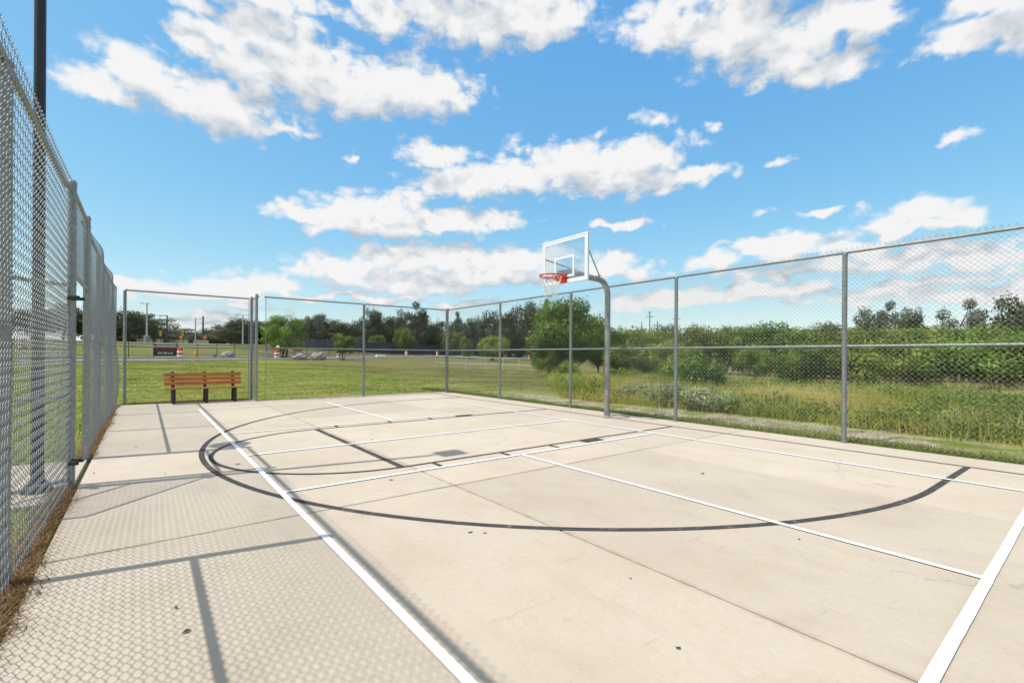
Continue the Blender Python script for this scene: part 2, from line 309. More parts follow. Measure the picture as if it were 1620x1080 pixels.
# ------------------------------------------------------------------ mesh helpers
class MB:
    def __init__(s): s.v = []; s.f = []
    def add(s, v, f):
        o = len(s.v); s.v += [tuple(map(float, p)) for p in v]; s.f += [tuple(i + o for i in q) for q in f]; return s
    def box(s, c, d, rz=0., rx=0.):
        x, y, z = d[0] / 2, d[1] / 2, d[2] / 2
        pts = [(-x, -y, -z), (x, -y, -z), (x, y, -z), (-x, y, -z), (-x, -y, z), (x, -y, z), (x, y, z), (-x, y, z)]
        m = Matrix.Translation(c) @ Matrix.Rotation(rz, 4, 'Z') @ Matrix.Rotation(rx, 4, 'X')
        return s.add([m @ Vector(p) for p in pts], [(0, 3, 2, 1), (4, 5, 6, 7), (0, 1, 5, 4), (1, 2, 6, 5), (2, 3, 7, 6), (3, 0, 4, 7)])
    def bbox(s, c, d, b=.006):
        """box with bevelled edges"""
        import bmesh
        bm = bmesh.new(); bmesh.ops.create_cube(bm, size=1)
        for v in bm.verts: v.co = Vector((v.co.x * d[0], v.co.y * d[1], v.co.z * d[2])) + Vector(c)
        bmesh.ops.bevel(bm, geom=bm.edges[:], offset=b, segments=2, affect='EDGES', profile=.5)
        bm.verts.index_update(); s.add([v.co for v in bm.verts], [[v.index for v in f.verts] for f in bm.faces]); bm.free(); return s
    def tube(s, pts, r, n=8, cap=True):
        pts = [Vector(p) for p in pts]; m = len(pts); rr = r if isinstance(r, (list, tuple)) else [r] * m
        V = []; up = None
        for i, p in enumerate(pts):
            d = (pts[min(i + 1, m - 1)] - pts[max(i - 1, 0)]).normalized()
            if up is None: up = Vector((0, 0, 1)) if abs(d.z) < .9 else Vector((1, 0, 0))
            a = d.cross(up).normalized(); b = d.cross(a).normalized(); up = -b if False else up
            for k in range(n):
                t = 2 * math.pi * k / n; V.append(p + (a * math.cos(t) + b * math.sin(t)) * rr[i])
        F = [(i * n + k, (i + 1) * n + k, (i + 1) * n + (k + 1) % n, i * n + (k + 1) % n) for i in range(m - 1) for k in range(n)]
        if cap: F += [tuple(range(n)), tuple((m - 1) * n + k for k in reversed(range(n)))]
        return s.add(V, F)
    def lathe(s, prof, n=16, c=(0, 0, 0)):
        V = [(c[0] + r * math.cos(2 * math.pi * k / n), c[1] + r * math.sin(2 * math.pi * k / n), c[2] + z) for r, z in prof for k in range(n)]
        m = len(prof)
        F = [(i * n + k, i * n + (k + 1) % n, (i + 1) * n + (k + 1) % n, (i + 1) * n + k) for i in range(m - 1) for k in range(n)]
        F += [tuple(reversed(range(n))), tuple((m - 1) * n + k for k in range(n))]
        return s.add(V, F)
    def mesh(s, name, smooth=False):
        me = bpy.data.meshes.new(name); me.from_pydata(s.v, [], s.f); me.update()
        if smooth: me.shade_smooth(); 
        if smooth and hasattr(me, 'set_sharp_from_angle'): me.set_sharp_from_angle(angle=R(42))
        return me
    def build(s, name, mat, parent=None, smooth=False):
        return obj(name, s.mesh(name, smooth), mat, parent)
def obj(name, me, mat, parent=None, loc=None):
    if not me.materials: me.materials.append(MT[mat] if isinstance(mat, str) else mat)
    o = bpy.data.objects.new(name, me); COL.objects.link(o); o.parent = parent
    if loc is not None: o.location = loc
    return o
def bigmesh(name, V, F, tint=None, normals=None):
    """numpy vertices and equal-sized faces -> mesh"""
    V = np.asarray(V, np.float32); F = np.asarray(F, np.int32); n, k = F.shape
    me = bpy.data.meshes.new(name); me.vertices.add(len(V)); me.vertices.foreach_set('co', V.ravel())
    me.loops.add(n * k); me.loops.foreach_set('vertex_index', F.ravel())
    me.polygons.add(n); me.polygons.foreach_set('loop_start', np.arange(0, n * k, k, dtype=np.int32)); me.polygons.foreach_set('loop_total', np.full(n, k, np.int32))
    me.polygons.foreach_set('use_smooth', np.ones(n, bool))
    me.update(calc_edges=True)
    if tint is not None:
        a = me.attributes.new('tint', 'FLOAT', 'POINT'); a.data.foreach_set('value', np.asarray(tint, np.float32))
    if normals is not None: me.normals_split_custom_set_from_vertices(normals.tolist())
    return me
def empty(name, loc, rz=0.):
    o = bpy.data.objects.new(name, None); COL.objects.link(o); o.location = loc; o.rotation_euler = (0, 0, rz); o.empty_display_size = .2; return o
def tag(o, label, cat, group=None):
    o['label'] = label; o['category'] = cat
    if group: o['group'] = group
    return o
def structure(o): o['kind'] = 'structure'; return o
def stuff(o, label=None, cat=None):
    o['kind'] = 'stuff'
    if label: o['label'] = label
    if cat: o['category'] = cat
    return o
def copy_tree(o, parent=None):
    c = o.copy(); COL.objects.link(c); c.parent = parent
    for ch in [x for x in o.children]: copy_tree(ch, c)
    return c

# ------------------------------------------------------------------ terrain
def terrain(X, Y):
    X = np.asarray(X, float); Y = np.asarray(Y, float); s = Y - .63 * X
    z = np.interp(s, [9.5, 14, 46, 48, 53, 56, 60, 95, 140, 400], [0, .03, .66, .78, .92, .98, 1.15, 3.3, 4.2, 5])
    k = np.clip((s - 25) / 28, 0, 1); z = z + .012 * np.clip(X, 0, 60) * k
    out = np.clip(np.maximum.reduce([X - 4.9, -4.7 - X, Y - 9.2]) / 1.0, 0, 1)
    z = z - .045 + .03 * out * np.sin(X * .7 + 1) * np.sin(Y * .6)
    return z
def tz(x, y): return float(terrain(x, y))
def axis(near0, near1, step, far0, far1):
    a = list(np.arange(near0, near1 + 1e-6, step)); q = near1; st = step
    while q < far1: st *= 1.22; q += st; a.append(q)
    q = near0; st = step; lo = []
    while q > far0: st *= 1.22; q -= st; lo.append(q)
    return np.array(lo[::-1] + a)
gx = axis(-14, 40, .8, -1500, 1800); gy = axis(-14, 70, .8, -900, 2200)
GX, GY = np.meshgrid(gx, gy); n0, n1 = GX.shape
idx = np.arange(n0 * n1).reshape(n0, n1)
gm = bigmesh('ground', np.stack([GX.ravel(), GY.ravel(), terrain(GX, GY).ravel()], 1),
             np.stack([idx[:-1, :-1], idx[:-1, 1:], idx[1:, 1:], idx[1:, :-1]], -1).reshape(-1, 4))
structure(obj('ground', gm, 'ground'))

# ------------------------------------------------------------------ court: base, slabs, painted lines
court = structure(MB().box((.085, -.9, -.14), (9.53, 19.8, .2)).build('court', 'joint'))
def slab(x0, x1, y0, y1, g=.006, name='concrete_slab', parent=court, z=0.):
    m = MB().bbox(((x0 + x1) / 2, (y0 + y1) / 2, z - .06), (x1 - x0 - 2 * g, y1 - y0 - 2 * g, .12), .004)
    return m.build(name, 'concrete', parent)
XB = [-4.655, -1.535, 1.66, 4.88]; YB = [-10.8, -2.9, 3.55, 8.42]
for i in range(3):
    for j in range(3):
        if i == 0 and j == 2: slab(XB[0], XB[1], 3.55, 6.2, .005); slab(XB[0], XB[1], 6.2, 9.0, .005)
        else: slab(XB[i], XB[i + 1], YB[j], YB[j + 1], .0075 if i != 2 else .004)
walk = structure(MB().box((-9.3, -.1, -.11), (9.4, 2.3, .12)).build('walkway', 'joint'))
for i in range(5): slab(-4.685 - (i + 1) * 1.9, -4.685 - i * 1.9, -1.22, 1.04, .012, 'walkway_slab', walk, .0)

def paint(name, poly, mat, z):
    return MB().add([(x, y, z) for x, y in poly], [tuple(range(len(poly)))]).build(name, mat, court)
def strip(pts, w, mat, z, name):
    V = []; n = len(pts)
    for i, p in enumerate(pts):
        a, b = Vector(pts[max(i - 1, 0)]), Vector(pts[min(i + 1, n - 1)]); d = (b - a).normalized(); q = Vector((-d.y, d.x)) * w / 2
        V += [(p[0] + q.x, p[1] + q.y, z), (p[0] - q.x, p[1] - q.y, z)]
    return MB().add(V, [(2 * i, 2 * i + 1, 2 * i + 3, 2 * i + 2) for i in range(n - 1)]).build(name, mat, court)
def rough(p0, p1, n=60, a=.0012):
    return [(p0[0] + (p1[0] - p0[0]) * i / n + random.uniform(-a, a), p0[1] + (p1[1] - p0[1]) * i / n + random.uniform(-a, a)) for i in range(n + 1)]
ft = .3048; W = .054
HX = 2.50                                                  # basket centre
def arc(cx, cy, r, a0, a1, n=72): return [(cx + r * math.cos(R(a0 + (a1 - a0) * i / n)), cy + r * math.sin(R(a0 + (a1 - a0) * i / n))) for i in range(n + 1)]
strip([(4.10, -6.05)] + arc(HX, 0, 6.02, -90, -270)[0:] + [(4.10, 6.05)], .066, 'navy', .004, 'three_point_line')
strip(arc(-1.6, 0, 1.83, 90, 270), .055, 'navy', .005, 'free_throw_arc')
strip([(4.1, -10.5), (4.1, 8.2)], .045, 'navy', .0045, 'baseline')
for s_ in (-1, 1):
    strip([(-1.6, s_ * 1.83), (4.08, s_ * 1.83)], .05, 'black', .0055, 'lane_line')
    strip([(1.42, s_ * 1.94), (1.85, s_ * 1.94)], .2, 'black', .0048, 'lane_block')
    for xx in (.78, -.15, -1.22): strip([(xx, s_ * 1.85), (xx, s_ * 2.06)], .055, 'black', .0052, 'lane_mark')
strip([(-1.63, -1.83), (-1.63, 1.83)], .085, 'black', .0051, 'free_throw_line')
wl = lambda a, b: strip(rough(a, b), W, 'white', .009, 'white_court_line')
wl((-10 * ft, -22 * ft), (-10 * ft, 22 * ft)); wl((10 * ft, -22 * ft), (10 * ft, 22 * ft))
def wh(y, x0=-10 * ft + W / 2, x1=10 * ft - W / 2): strip(rough((x0, y), (x1, y)), W, 'white', .0095, 'white_court_line')
for y in (-22 * ft, -7 * ft, 0, 7 * ft, 22 * ft): wh(y)
strip(rough((0, -7 * ft - W / 2), (0, -22 * ft + W / 2)), W, 'white', .009, 'white_court_line')
strip(rough((0, 7 * ft + W / 2), (0, 22 * ft - W / 2)), W, 'white', .009, 'white_court_line')
def gpix(px, py):
    Z = FPX * CAMZ / (py - CY0 - (px - 810) * ROLL); return P(px, Z)
for k, (px, py, r) in enumerate([(746, 842, .020), (769, 843, .014), (1076, 1025, .012), (620, 759, .02), (590, 695, .02), (378, 734, .03), (1113, 749, .03), (1000, 915, .008), (1266, 853, .01)]):
    x, y = gpix(px, py)
    paint('dark_spot', [(x + r * (1 + .3 * math.sin(3 * t + k)) * math.cos(t), y + r * .8 * (1 + .3 * math.cos(2 * t + k)) * math.sin(t)) for t in np.linspace(0, 6.0, 11)], 'gum', .0035)

# ------------------------------------------------------------------ chain-link fences
PW = .0359                                                 # half a 2-inch diamond
def chain_mesh(L, z0, z1, woven=True, sides=4, rad=.0019, barb=True, warp=None):
    n = int(L / PW); m = int((z1 - z0) / PW); path = []
    for i in range(m + 1):
        x = -PW * .5 if i % 2 == 0 else PW * .5
        z = z0 + i * PW; s = 1 if i % 2 == 0 else -1
        if woven: path += [(x * .96, .0035 * s, z - .003), (x * 1.05, 0, z), (x * .96, -.0035 * s, z + .003)]
        else: path.append((x, .002 * s, z))
    if barb: path.append((path[-1][0] * .1, .004, path[-1][2] + .022))
    p = np.array(path); q = p.copy(); q[:, 0] *= -1; out = []
    def tube(p):
        d = np.gradient(p, axis=0); d /= np.linalg.norm(d, axis=1)[:, None]
        a = np.cross(d, [0, 1, 0]); a /= np.linalg.norm(a, axis=1)[:, None]; b = np.cross(d, a)
        t = np.arange(sides) * 2 * np.pi / sides
        V = p[:, None] + rad * (a[:, None] * np.cos(t)[None, :, None] + b[:, None] * np.sin(t)[None, :, None])
        i = np.arange(len(p) - 1)[:, None] * sides; k = np.arange(sides)[None]
        F = np.stack([i + k, i + sides + k, i + sides + (k + 1) % sides, i + (k + 1) % sides], -1).reshape(-1, 4)
        return V.reshape(-1, 3), F
    (Va, F), (Vb, _) = tube(p), tube(q); nv = len(Va)
    off = np.zeros((n, 1, 3)); off[:, 0, 0] = (np.arange(n) + .5) * (L / n)
    V = np.where((np.arange(n) % 2 == 0)[:, None, None], Va[None], Vb[None]) + off
    FF = F[None] + (np.arange(n) * nv)[:, None, None]
    V = V.reshape(-1, 3)
    if warp is not None: V = V + warp(V)
    else: V[:, 1] += .012 * np.sin(V[:, 0] * 1.7 + V[:, 2]) * np.sin(V[:, 2] * 2.1)
    return V, FF.reshape(-1, 4)
PR, RR = .0365, .021
def post_mesh(h=3.10, r=PR, dome=True):
    return MB().lathe([(r, -.1), (r, h), (r * 1.08, h + .001), (r * 1.08, h + .022), (r * .75, h + .045), (r * .2, h + .055)], 14).mesh('post', True)
POST = post_mesh(); LPOST = post_mesh(3.03); BAND = MB().lathe([(PR + .001, -.011), (PR + .004, -.011), (PR + .004, .011), (PR + .001, .011)], 14).mesh('tension_band', True)
TIE = MB().tube([(.047 * math.cos(t), .047 * math.sin(t), .01 * math.sin(t)) for t in np.linspace(0, 6.28, 11)], .0022, 4, False).mesh('tie_wire')
def fence(label, p0, p1, posts, terminals, panels, mids, side, mesh_z=(.03, 3.13), headers=(), ties=True, omit=(), inline=False):
    d = Vector(p1) - Vector(p0); Ln = d.length; a = math.atan2(d.y, d.x)
    root = tag(empty('chain_link_fence', (p0[0], p0[1], 0), a), label, 'fence', 'chain-link fences round the court')
    ly = -side * (PR + .006) if inline else 0.             # line posts and rails stand behind the mesh
    for k, x in enumerate(posts):
        if k in omit: continue
        ty = (0. if inline else side * (PR + .022)) if k in terminals else ly
        obj('post', POST if k in terminals else LPOST, 'galv', root, (x, ty, 0))
        if k in terminals:
            for z in np.arange(.22, 3.05, .31): obj('tension_band', BAND, 'galv', root, (x, ty, float(z)))
        elif ties:
            for z in np.arange(.35, 3.0, .45): obj('tie_wire', TIE, 'galv', root, (x, ly, float(z)))
    for x0, x1 in zip(posts[:-1], posts[1:]):
        MB().tube([(x0 + PR, ly, 3.07), (x1 - PR, ly, 3.07)], RR, 12).build('top_rail', 'galv', root, True)
    for x0, x1 in mids: MB().tube([(x0 + PR, ly, 1.56), (x1 - PR, ly, 1.56)], RR, 12).build('middle_rail', 'galv', root, True)
    for x0, x1, z in headers: MB().tube([(x0 + PR, 0, z), (x1 - PR, 0, z)], RR, 12).build('header_rail', 'galv', root, True)
    for (x0, x1, z0, z1, woven, sides, rad, warp) in panels:
        V, F = chain_mesh(x1 - x0, z0, z1, woven, sides, rad, True, warp)
        my = 0. if inline else side * (PR + .006); V[:, 0] += x0; V[:, 1] += my
        stuff(obj('chain_link_mesh', bigmesh('chain_link_mesh', V, F), 'wire', root))
        for xe in [q for q in (x0, x1) if min(abs(q - p_) for p_ in posts) < .12]: MB().box((xe + (.008 if xe == x0 else -.008), my, (z0 + z1) / 2), (.016, .004, z1 - z0 - .05)).build('tension_bar', 'galv', root)
def bulge(V):
    o = np.zeros_like(V); o[:, 1] = -(.10 * np.exp(-((V[:, 0] - 6.2) / 1.5) ** 2) * np.exp(-((V[:, 2] - .7) / .8) ** 2) + .03 * np.sin(V[:, 0] * 2.0) * np.sin(V[:, 2] * 1.5))
    return o
LX = -4.715; B_ = lambda y: y + .56
fence('tall chain-link fence running up to the gate post, in front of the black light pole', (LX, -.56), (LX - .04, -9.3),
      [0, 2.64, 5.69, 8.74], (0, 3), [(.055, 8.72, .03, 3.13, True, 5, .0019, None)], [(2.64, 5.69), (5.69, 8.74)], 1, inline=True)
fence('tall chain-link fence with the gate opening header, running from the gate to the bench corner', (LX, -.56), (LX, 9.15),
      [B_(1.03), B_(3.7), B_(6.4), B_(9.15)], (0, 3),
      [(.03, B_(1.0), 2.2, 3.13, False, 4, .0015, None), (B_(1.07), B_(9.1), .03, 3.13, False, 3, .0022, bulge)],
      [(B_(1.03), B_(3.7)), (B_(3.7), B_(6.4)), (B_(6.4), B_(9.15))], -1, headers=[(0, B_(1.03), 2.2), (0, B_(1.03), 3.07)], omit=(3,), inline=True)
fence('chain-link fence panel standing right behind the wooden bench', (-4.66, 9.15), (-1.56, 9.15), [.12, 3.1], (1,), [(.14, 3.06, .03, 3.13, False, 3, .0017, None)], [(.12, 3.1)], -1, omit=(1,))
fence('short chain-link return panel stepping in beside the bench', (-1.47, 9.18), (-1.47, 8.33), [0, .85], (0, 1), [(.04, .82, .03, 3.1, False, 3, .0017, None)], [(0, .85)], -1)
fence('chain-link fence across the end of the court with the road and drums behind it', (-1.36, 8.33), (4.80, 8.20), [.0, 3.02, 6.16], (0, 2), [(.06, 6.1, .03, 3.13, False, 3, .0017, None)], [(.0, 3.02), (3.02, 6.16)], -1, omit=(0,))
ry = [8.2, 4.85, 1.70, -1.44, -4.5, -7.56, -10.6]
fence('long chain-link fence behind the basketball hoop, along the tall grass and shrubs', (4.80, 8.2), (4.80, -10.6), [8.2 - y for y in ry], (6,),
      [(.05, 8.2, .03, 3.13, False, 4, .00165, None), (8.2, 18.75, .03, 3.13, True, 4, .0016, None)], [(8.2 - a_, 8.2 - b_) for a_, b_ in zip(ry[:-1], ry[1:])], -1)

# gate leaf, swung open outside against the light pole
gate = tag(empty('gate', (LX + .02, -.645, 0), R(225)), 'chain-link gate leaf swung open against the black light pole', 'gate')
for x in (.03, 1.42): MB().tube([(x, 0, .08), (x, 0, 2.06)], .021, 12).build('stile', 'galv', gate, True)
for z in (.09, .93, 2.05): MB().tube([(.03, 0, z), (1.42, 0, z)], .019, 12).build('rail', 'galv', gate, True)
V, F = chain_mesh(1.36, .1, 2.04, False, 4, .00165, False); V[:, 0] += .04; V[:, 1] += .025
stuff(obj('chain_link_mesh', bigmesh('gate_mesh', V, F), 'wire', gate))
for z in (.27, 1.92):
    h = MB().bbox((0, 0, z), (.05, .09, .035), .008); h.tube([(0, -.02, z), (-.03, .09, z)], .016, 8); h.build('hinge', 'hinge', gate)
    MB().bbox((.09, .11, z), (.05, .10, .04), .008).build('hinge', 'hinge', gate)

# ------------------------------------------------------------------ basketball hoop
hoop = tag(empty('basketball_hoop', (4.35, .06, 0), 0), 'basketball hoop with clear backboard on a bent steel pole', 'basketball hoop')
bx = -1.42                                                  # backboard face, local x
pr = .065
pts = [(0, 0, -.05), (0, 0, 2.80)] + [(-.33 + .33 * math.cos(R(a)), 0, 2.80 + .33 * math.sin(R(a))) for a in range(12, 91, 13)] + [(-.5, 0, 3.137), (-1.25, 0, 3.165)]
MB().tube(pts, pr, 18).build('pole', 'steel', hoop, True)
MB().lathe([(.075, 0), (.075, .03), (.071, .05)], 18).build('base_collar', 'steel', hoop, True)
BZ0, BH, BWd = 2.925, .975, 1.372
bb = obj('backboard', MB().box((.012, 0, BZ0 + BH / 2), (.012, BWd - .07, BH - .07)).mesh('backboard'), 'glass', hoop, (bx, 0, 0))
for s_ in (-1, 1):
    MB().bbox((.02, s_ * (BWd / 2 - .018), BZ0 + BH / 2), (.045, .036, BH), .004).build('frame_bar', 'bwhite', bb)
    MB().bbox((.02, 0, BZ0 + BH / 2 + s_ * (BH / 2 - .018)), (.044, BWd - .073, .036), .004).build('frame_bar', 'bwhite', bb)
    MB().box((.004, s_ * (BWd / 2 - .062), BZ0 + BH / 2), (.003, .05, BH - .075)).build('painted_border', 'bwhite', bb)
    MB().box((.004, 0, BZ0 + BH / 2 + s_ * (BH / 2 - .062)), (.003, BWd - .176, .05)).build('painted_border', 'bwhite', bb)
    MB().box((.004, s_ * .28, 3.05 + .229), (.003, .05, .457)).build('target_square', 'bwhite', bb)
    MB().box((.004, 0, 3.05 + .229 + s_ * .2035), (.003, .509, .05)).build('target_square', 'bwhite', bb)
    MB().tube([(bx + .045, s_ * (BWd / 2 - .02), BZ0 + .62), (-.36, s_ * .065, 3.19)], .013, 8).build('brace', 'steel', hoop, True)
MB().bbox((bx + .06, 0, 3.10), (.05, .5, .26), .006).build('mounting_plate', 'steel', hoop)
MB().tube([(-.36, -.11, 3.2), (-.36, .11, 3.2)], .012, 8).build('brace_bolt', 'steel', hoop)
RC = bx - .15 - .2286
rim = MB().tube([(RC + .2286 * math.cos(t), .2286 * math.sin(t), 3.05) for t in np.linspace(0, 2 * math.pi, 41)], .015, 8, False).build('rim', 'red', hoop, True)
MB().bbox((bx - .02, 0, 3.03), (.035, .19, .19), .006).build('bracket', 'red', rim)
br = MB()
for s_ in (-1, 1): br.add([(bx - .02, s_ * .085, 3.045), (RC + .16, s_ * .155, 3.045), (RC + .16, s_ * .155, 3.03), (bx - .02, s_ * .085, 2.94), (bx - .02, s_ * .08, 3.045), (RC + .16, s_ * .15, 3.045), (RC + .16, s_ * .15, 3.03), (bx - .02, s_ * .08, 2.94)],
                          [(0, 1, 2, 3), (7, 6, 5, 4), (0, 4, 5, 1), (1, 5, 6, 2), (2, 6, 7, 3), (3, 7, 4, 0)])
br.box((RC + .21, 0, 3.043), (.10, .2, .01)); br.build('rim_gusset', 'red', rim)
fl = MB()                                                   # small hooks under the ring for the net
for k in range(12):
    a0 = 2 * math.pi * k / 12; fl.tube([(RC + .224 * math.cos(a0), .224 * math.sin(a0), 3.04), (RC + .218 * math.cos(a0), .218 * math.sin(a0), 3.018), (RC + .226 * math.cos(a0 + .12), .226 * math.sin(a0 + .12), 3.035)], .003, 5)
fl.build('net_hook', 'red', rim)
MB().tube([(RC + .19 * math.cos(t), .19 * math.sin(t), 3.015) for t in np.linspace(-2.2, 2.2, 25)], .011, 6).build('brace_ring', 'red', rim, True)
net = MB(); lev = [(0, .226, 0), (.10, .20, .5), (.17, .168, 0), (.24, .148, .5), (.30, .134, 0), (.35, .130, .5), (.40, .136, 0)]
for k in range(12):
    for sgn in (1, -1):
        ps = []
        for i, (dz, r_, _) in enumerate(lev):
            a0 = 2 * math.pi * (k + sgn * .5 * (i % 2)) / 12
            ps.append((RC + r_ * math.cos(a0) + random.uniform(-.006, .006), r_ * math.sin(a0) + random.uniform(-.006, .006), 3.03 - dz + random.uniform(-.008, .008)))
        net.tube(ps, .0055, 5)
net.build('net', 'cord', hoop)

# ------------------------------------------------------------------ bench
bench = tag(empty('bench', (-2.76, 8.72, 0), R(1.5)), 'slatted orange-brown wooden bench with black legs at the end of the court', 'bench')
bl = 1.86
for i in range(3):
    z = .545 + i * .118; y = .20 + i * .035
    o = MB().bbox((0, 0, 0), (bl, .038, .09), .006).build('back_slat', 'wood', bench); o.location = (0, y, z); o.rotation_euler = (R(-14), 0, 0)
for i in range(3): MB().bbox((0, -.235 + i * .145, .425 - i * .008), (bl + .02, .13, .038), .006).build('seat_slat', 'wood', bench)
for x in (-.73, .02, .72):
    f = MB().bbox((x, -.20, .205), (.075, .05, .41), .006); f.build('front_leg', 'pole', bench)
    MB().tube([(x, .19, .0), (x, .175, .42), (x, .235, .55), (x, .325, .86)], [.04, .04, .038, .034], 4).build('rear_leg', 'pole', bench)
    MB().bbox((x, -.02, .39), (.07, .44, .03), .005).build('seat_support', 'pole', bench)

# ------------------------------------------------------------------ light poles by the gate
def lamp(loc, h, head, label):
    r = tag(empty('light_pole', (*loc, 0)), label, 'light pole')
    MB().tube([(0, 0, -.1), (0, 0, 2), (0, 0, h)], [.050, .047, .042], 16).build('pole', 'pole', r, True)
    MB().lathe([(.12, -.08), (.12, .02), (.10, .05), (.056, .12), (.052, .13)], 18).build('base_cover', 'pole', r, True)
    head(r, h)
def head1(r, h):
    MB().bbox((.10, 0, h - .04), (.14, .06, .06), .008).build('arm', 'pole', r)
    o = MB().bbox((.32, -.02, h), (.38, .36, .09), .02).build('lamp_head', 'pole', r); MB().box((.32, -.02, h - .047), (.3, .28, .006)).build('lens', 'refl', o)
def head2(r, h):
    MB().bbox((0, .16, h - .03), (.06, .2, .06), .008).build('arm', 'pole', r)
    o = MB().lathe([(.20, 0), (.275, .02), (.275, .07), (.12, .16), (.05, .18)], 8, (0, .4, h - .05)).build('lamp_head', 'pole', r); MB().lathe([(.18, -.006), (.18, -.001)], 8, (0, .4, h - .05)).build('lens', 'refl', o)
lamp((-4.945, -.66), 6.65, head1, 'tall black light pole behind the chain-link fence where the gate leaf rests')
lamp((-6.96, 1.42), 6.6, head2, 'black light pole outside the gate whose octagonal lamp head shades the court')

# ------------------------------------------------------------------ trees and shrubs
def leaves(blobs, n, size, g, flat=.5, jag=.35):
    """leaf-sized faces spread through clumps; each clump has its own tint"""
    B = np.array([b[:6] for b in blobs]); wgt = (B[:, 3] * B[:, 5]) ** 1.0; wgt /= wgt.sum()
    k = g.choice(len(B), n, p=wgt); d = g.normal(size=(n, 3)); d /= np.linalg.norm(d, axis=1)[:, None]
    rad = np.clip(g.normal(.86, .17, n), .25, 1.25)
    lump = 1 + jag * np.sin(d[:, 0] * 5 + k) * np.sin(d[:, 1] * 4 + 2 * k) * np.sin(d[:, 2] * 5 + 3 * k)
    c = B[k, :3] + d * B[k, 3:6] * (rad * lump)[:, None]
    t = g.normal(size=(n, 3)); t /= np.linalg.norm(t, axis=1)[:, None]
    t[:, 2] *= flat; nn = d + g.normal(size=(n, 3)) * .55 + np.array([0, 0, .35]); nn /= np.linalg.norm(nn, axis=1)[:, None]
    u = np.cross(nn, t); u /= np.linalg.norm(u, axis=1)[:, None] + 1e-9; w = np.cross(nn, u)
    sz = size * g.uniform(.55, 1.35, n)[:, None]
    V = np.stack([c - u * sz, c - w * sz * .48, c + u * sz, c + w * sz * .48], 1).reshape(-1, 3)
    F = np.arange(4 * n).reshape(n, 4)
    ct = g.uniform(.15, .75, len(B)); tint = np.clip(ct[k] + g.normal(0, .16, n) + .12 * d[:, 2], 0, 1)  # leaves on clump tops tinted lighter: light from above put into the colour
    nm = nn * .6 + d * .7; nm /= np.linalg.norm(nm, axis=1)[:, None]
    return V, F, np.repeat(tint, 4), np.repeat(nm, 4, 0)
def limb(m, a, b, r0, r1, g, n=5, bend=.12):
    a, b = np.array(a, float), np.array(b, float); L = np.linalg.norm(b - a); o = g.normal(size=3) * bend * L
    ps = [tuple(a + (b - a) * t + o * math.sin(math.pi * t)) for t in np.linspace(0, 1, n)]
    m.tube(ps, [r0 + (r1 - r0) * t for t in np.linspace(0, 1, n)], 7); return ps
PROTO = {}
def proto(key, builder): PROTO[key] = builder
def tree_proto(seed, H, Wd, trunk_h, nclump, crad, nleaf, lsize, mat, stems=1, dome=.5, zsq=.75, low=0.0, fork=5):
    g = np.random.default_rng(seed); m = MB(); blobs = []; rw = Wd / 2
    for i in range(nclump):
        while True:
            q = g.uniform(-1, 1, 3); q[2] = g.uniform(-dome, 1)
            if .45 < np.linalg.norm(q) < 1: break
        r = crad * g.uniform(.65, 1.3)
        cz = trunk_h + (H - trunk_h) * (q[2] + dome) / (1 + dome)
        cz = min(cz, H - r * zsq * .85); cz = max(cz, low + r * zsq * .6)
        blobs.append((q[0] * (rw - r * .7), q[1] * (rw - r * .7), cz, r, r, r * zsq))
    tips = [blobs[i] for i in g.choice(len(blobs), min(len(blobs), 26), replace=False)]
    base = [(g.uniform(-.25, .25) * (stems > 1), g.uniform(-.25, .25) * (stems > 1), -.15) for _ in range(stems)]
    forks = []
    r0 = max(.035 * H, .05) / math.sqrt(stems)
    for bpt in base:
        f0 = (bpt[0] + g.uniform(-.3, .3), bpt[1] + g.uniform(-.3, .3), max(trunk_h * .75, .25)); limb(m, bpt, f0, r0, r0 * .75, g, 5, .05); forks.append((f0, r0 * .75))
    subs = []
    for i in range(fork):
        f0, r1 = forks[i % len(forks)]; a = 2 * math.pi * i / fork + g.uniform(-.4, .4); q = g.uniform(.25, .5)
        e = (rw * q * math.cos(a), rw * q * math.sin(a), trunk_h + (H - trunk_h) * g.uniform(.25, .55)); limb(m, f0, e, r1 * .62, r1 * .33, g, 6, .1); subs.append((e, r1 * .33))
    for tpt in tips:
        e = min(subs, key=lambda q: sum((q[0][k] - tpt[k]) ** 2 for k in range(3))); limb(m, e[0], tpt[:3], e[1] * .8, e[1] * .18, g, 4, .1)
    V, F, T, NM = leaves(blobs, nleaf, lsize, g)
    return dict(H=H, W=Wd, trunk=m.mesh('trunk', True), crown=bigmesh('crown', V, F, T, NM), mat=mat)
oakP = [tree_proto(s, 8.5, 11, 2.3, 34, 1.55, 8500, .20, 'oak', dome=.35, zsq=.7) for s in (1, 2, 3)]
airyP = [tree_proto(s, 8.5, 10, 2.6, 26, 1.15, 5200, .17, 'oakgrey', dome=.3, zsq=.65) for s in (4, 5)]
mesqP = [tree_proto(s, 5.2, 6.2, 1.3, 44, .85, 15000, .10, 'mesqd', stems=3, dome=.6, zsq=.8, low=.25) for s in (6, 7)]
shrubP = [tree_proto(s, 3.0, 4.6, .5, 46, .6, 11000, .082, 'shrub', stems=4, dome=.8, zsq=.85, low=.0) for s in (8, 9, 10)]  # thicket
bushP = [tree_proto(s, 1.4, 2.0, .15, 26, .34, 5200, .062, 'mesq', stems=4, dome=.9, zsq=1.05, low=.0) for s in (11, 12)]
sageP = [tree_proto(s, .9, 1.5, .1, 20, .28, 3600, .045, 'sage', stems=4, dome=.9, zsq=.95, low=.0) for s in (13,)]
citP = [tree_proto(21, 2.9, 3.2, .95, 22, .5, 3600, .11, 'citrus', stems=4, dome=.45, zsq=.8, low=.7)]
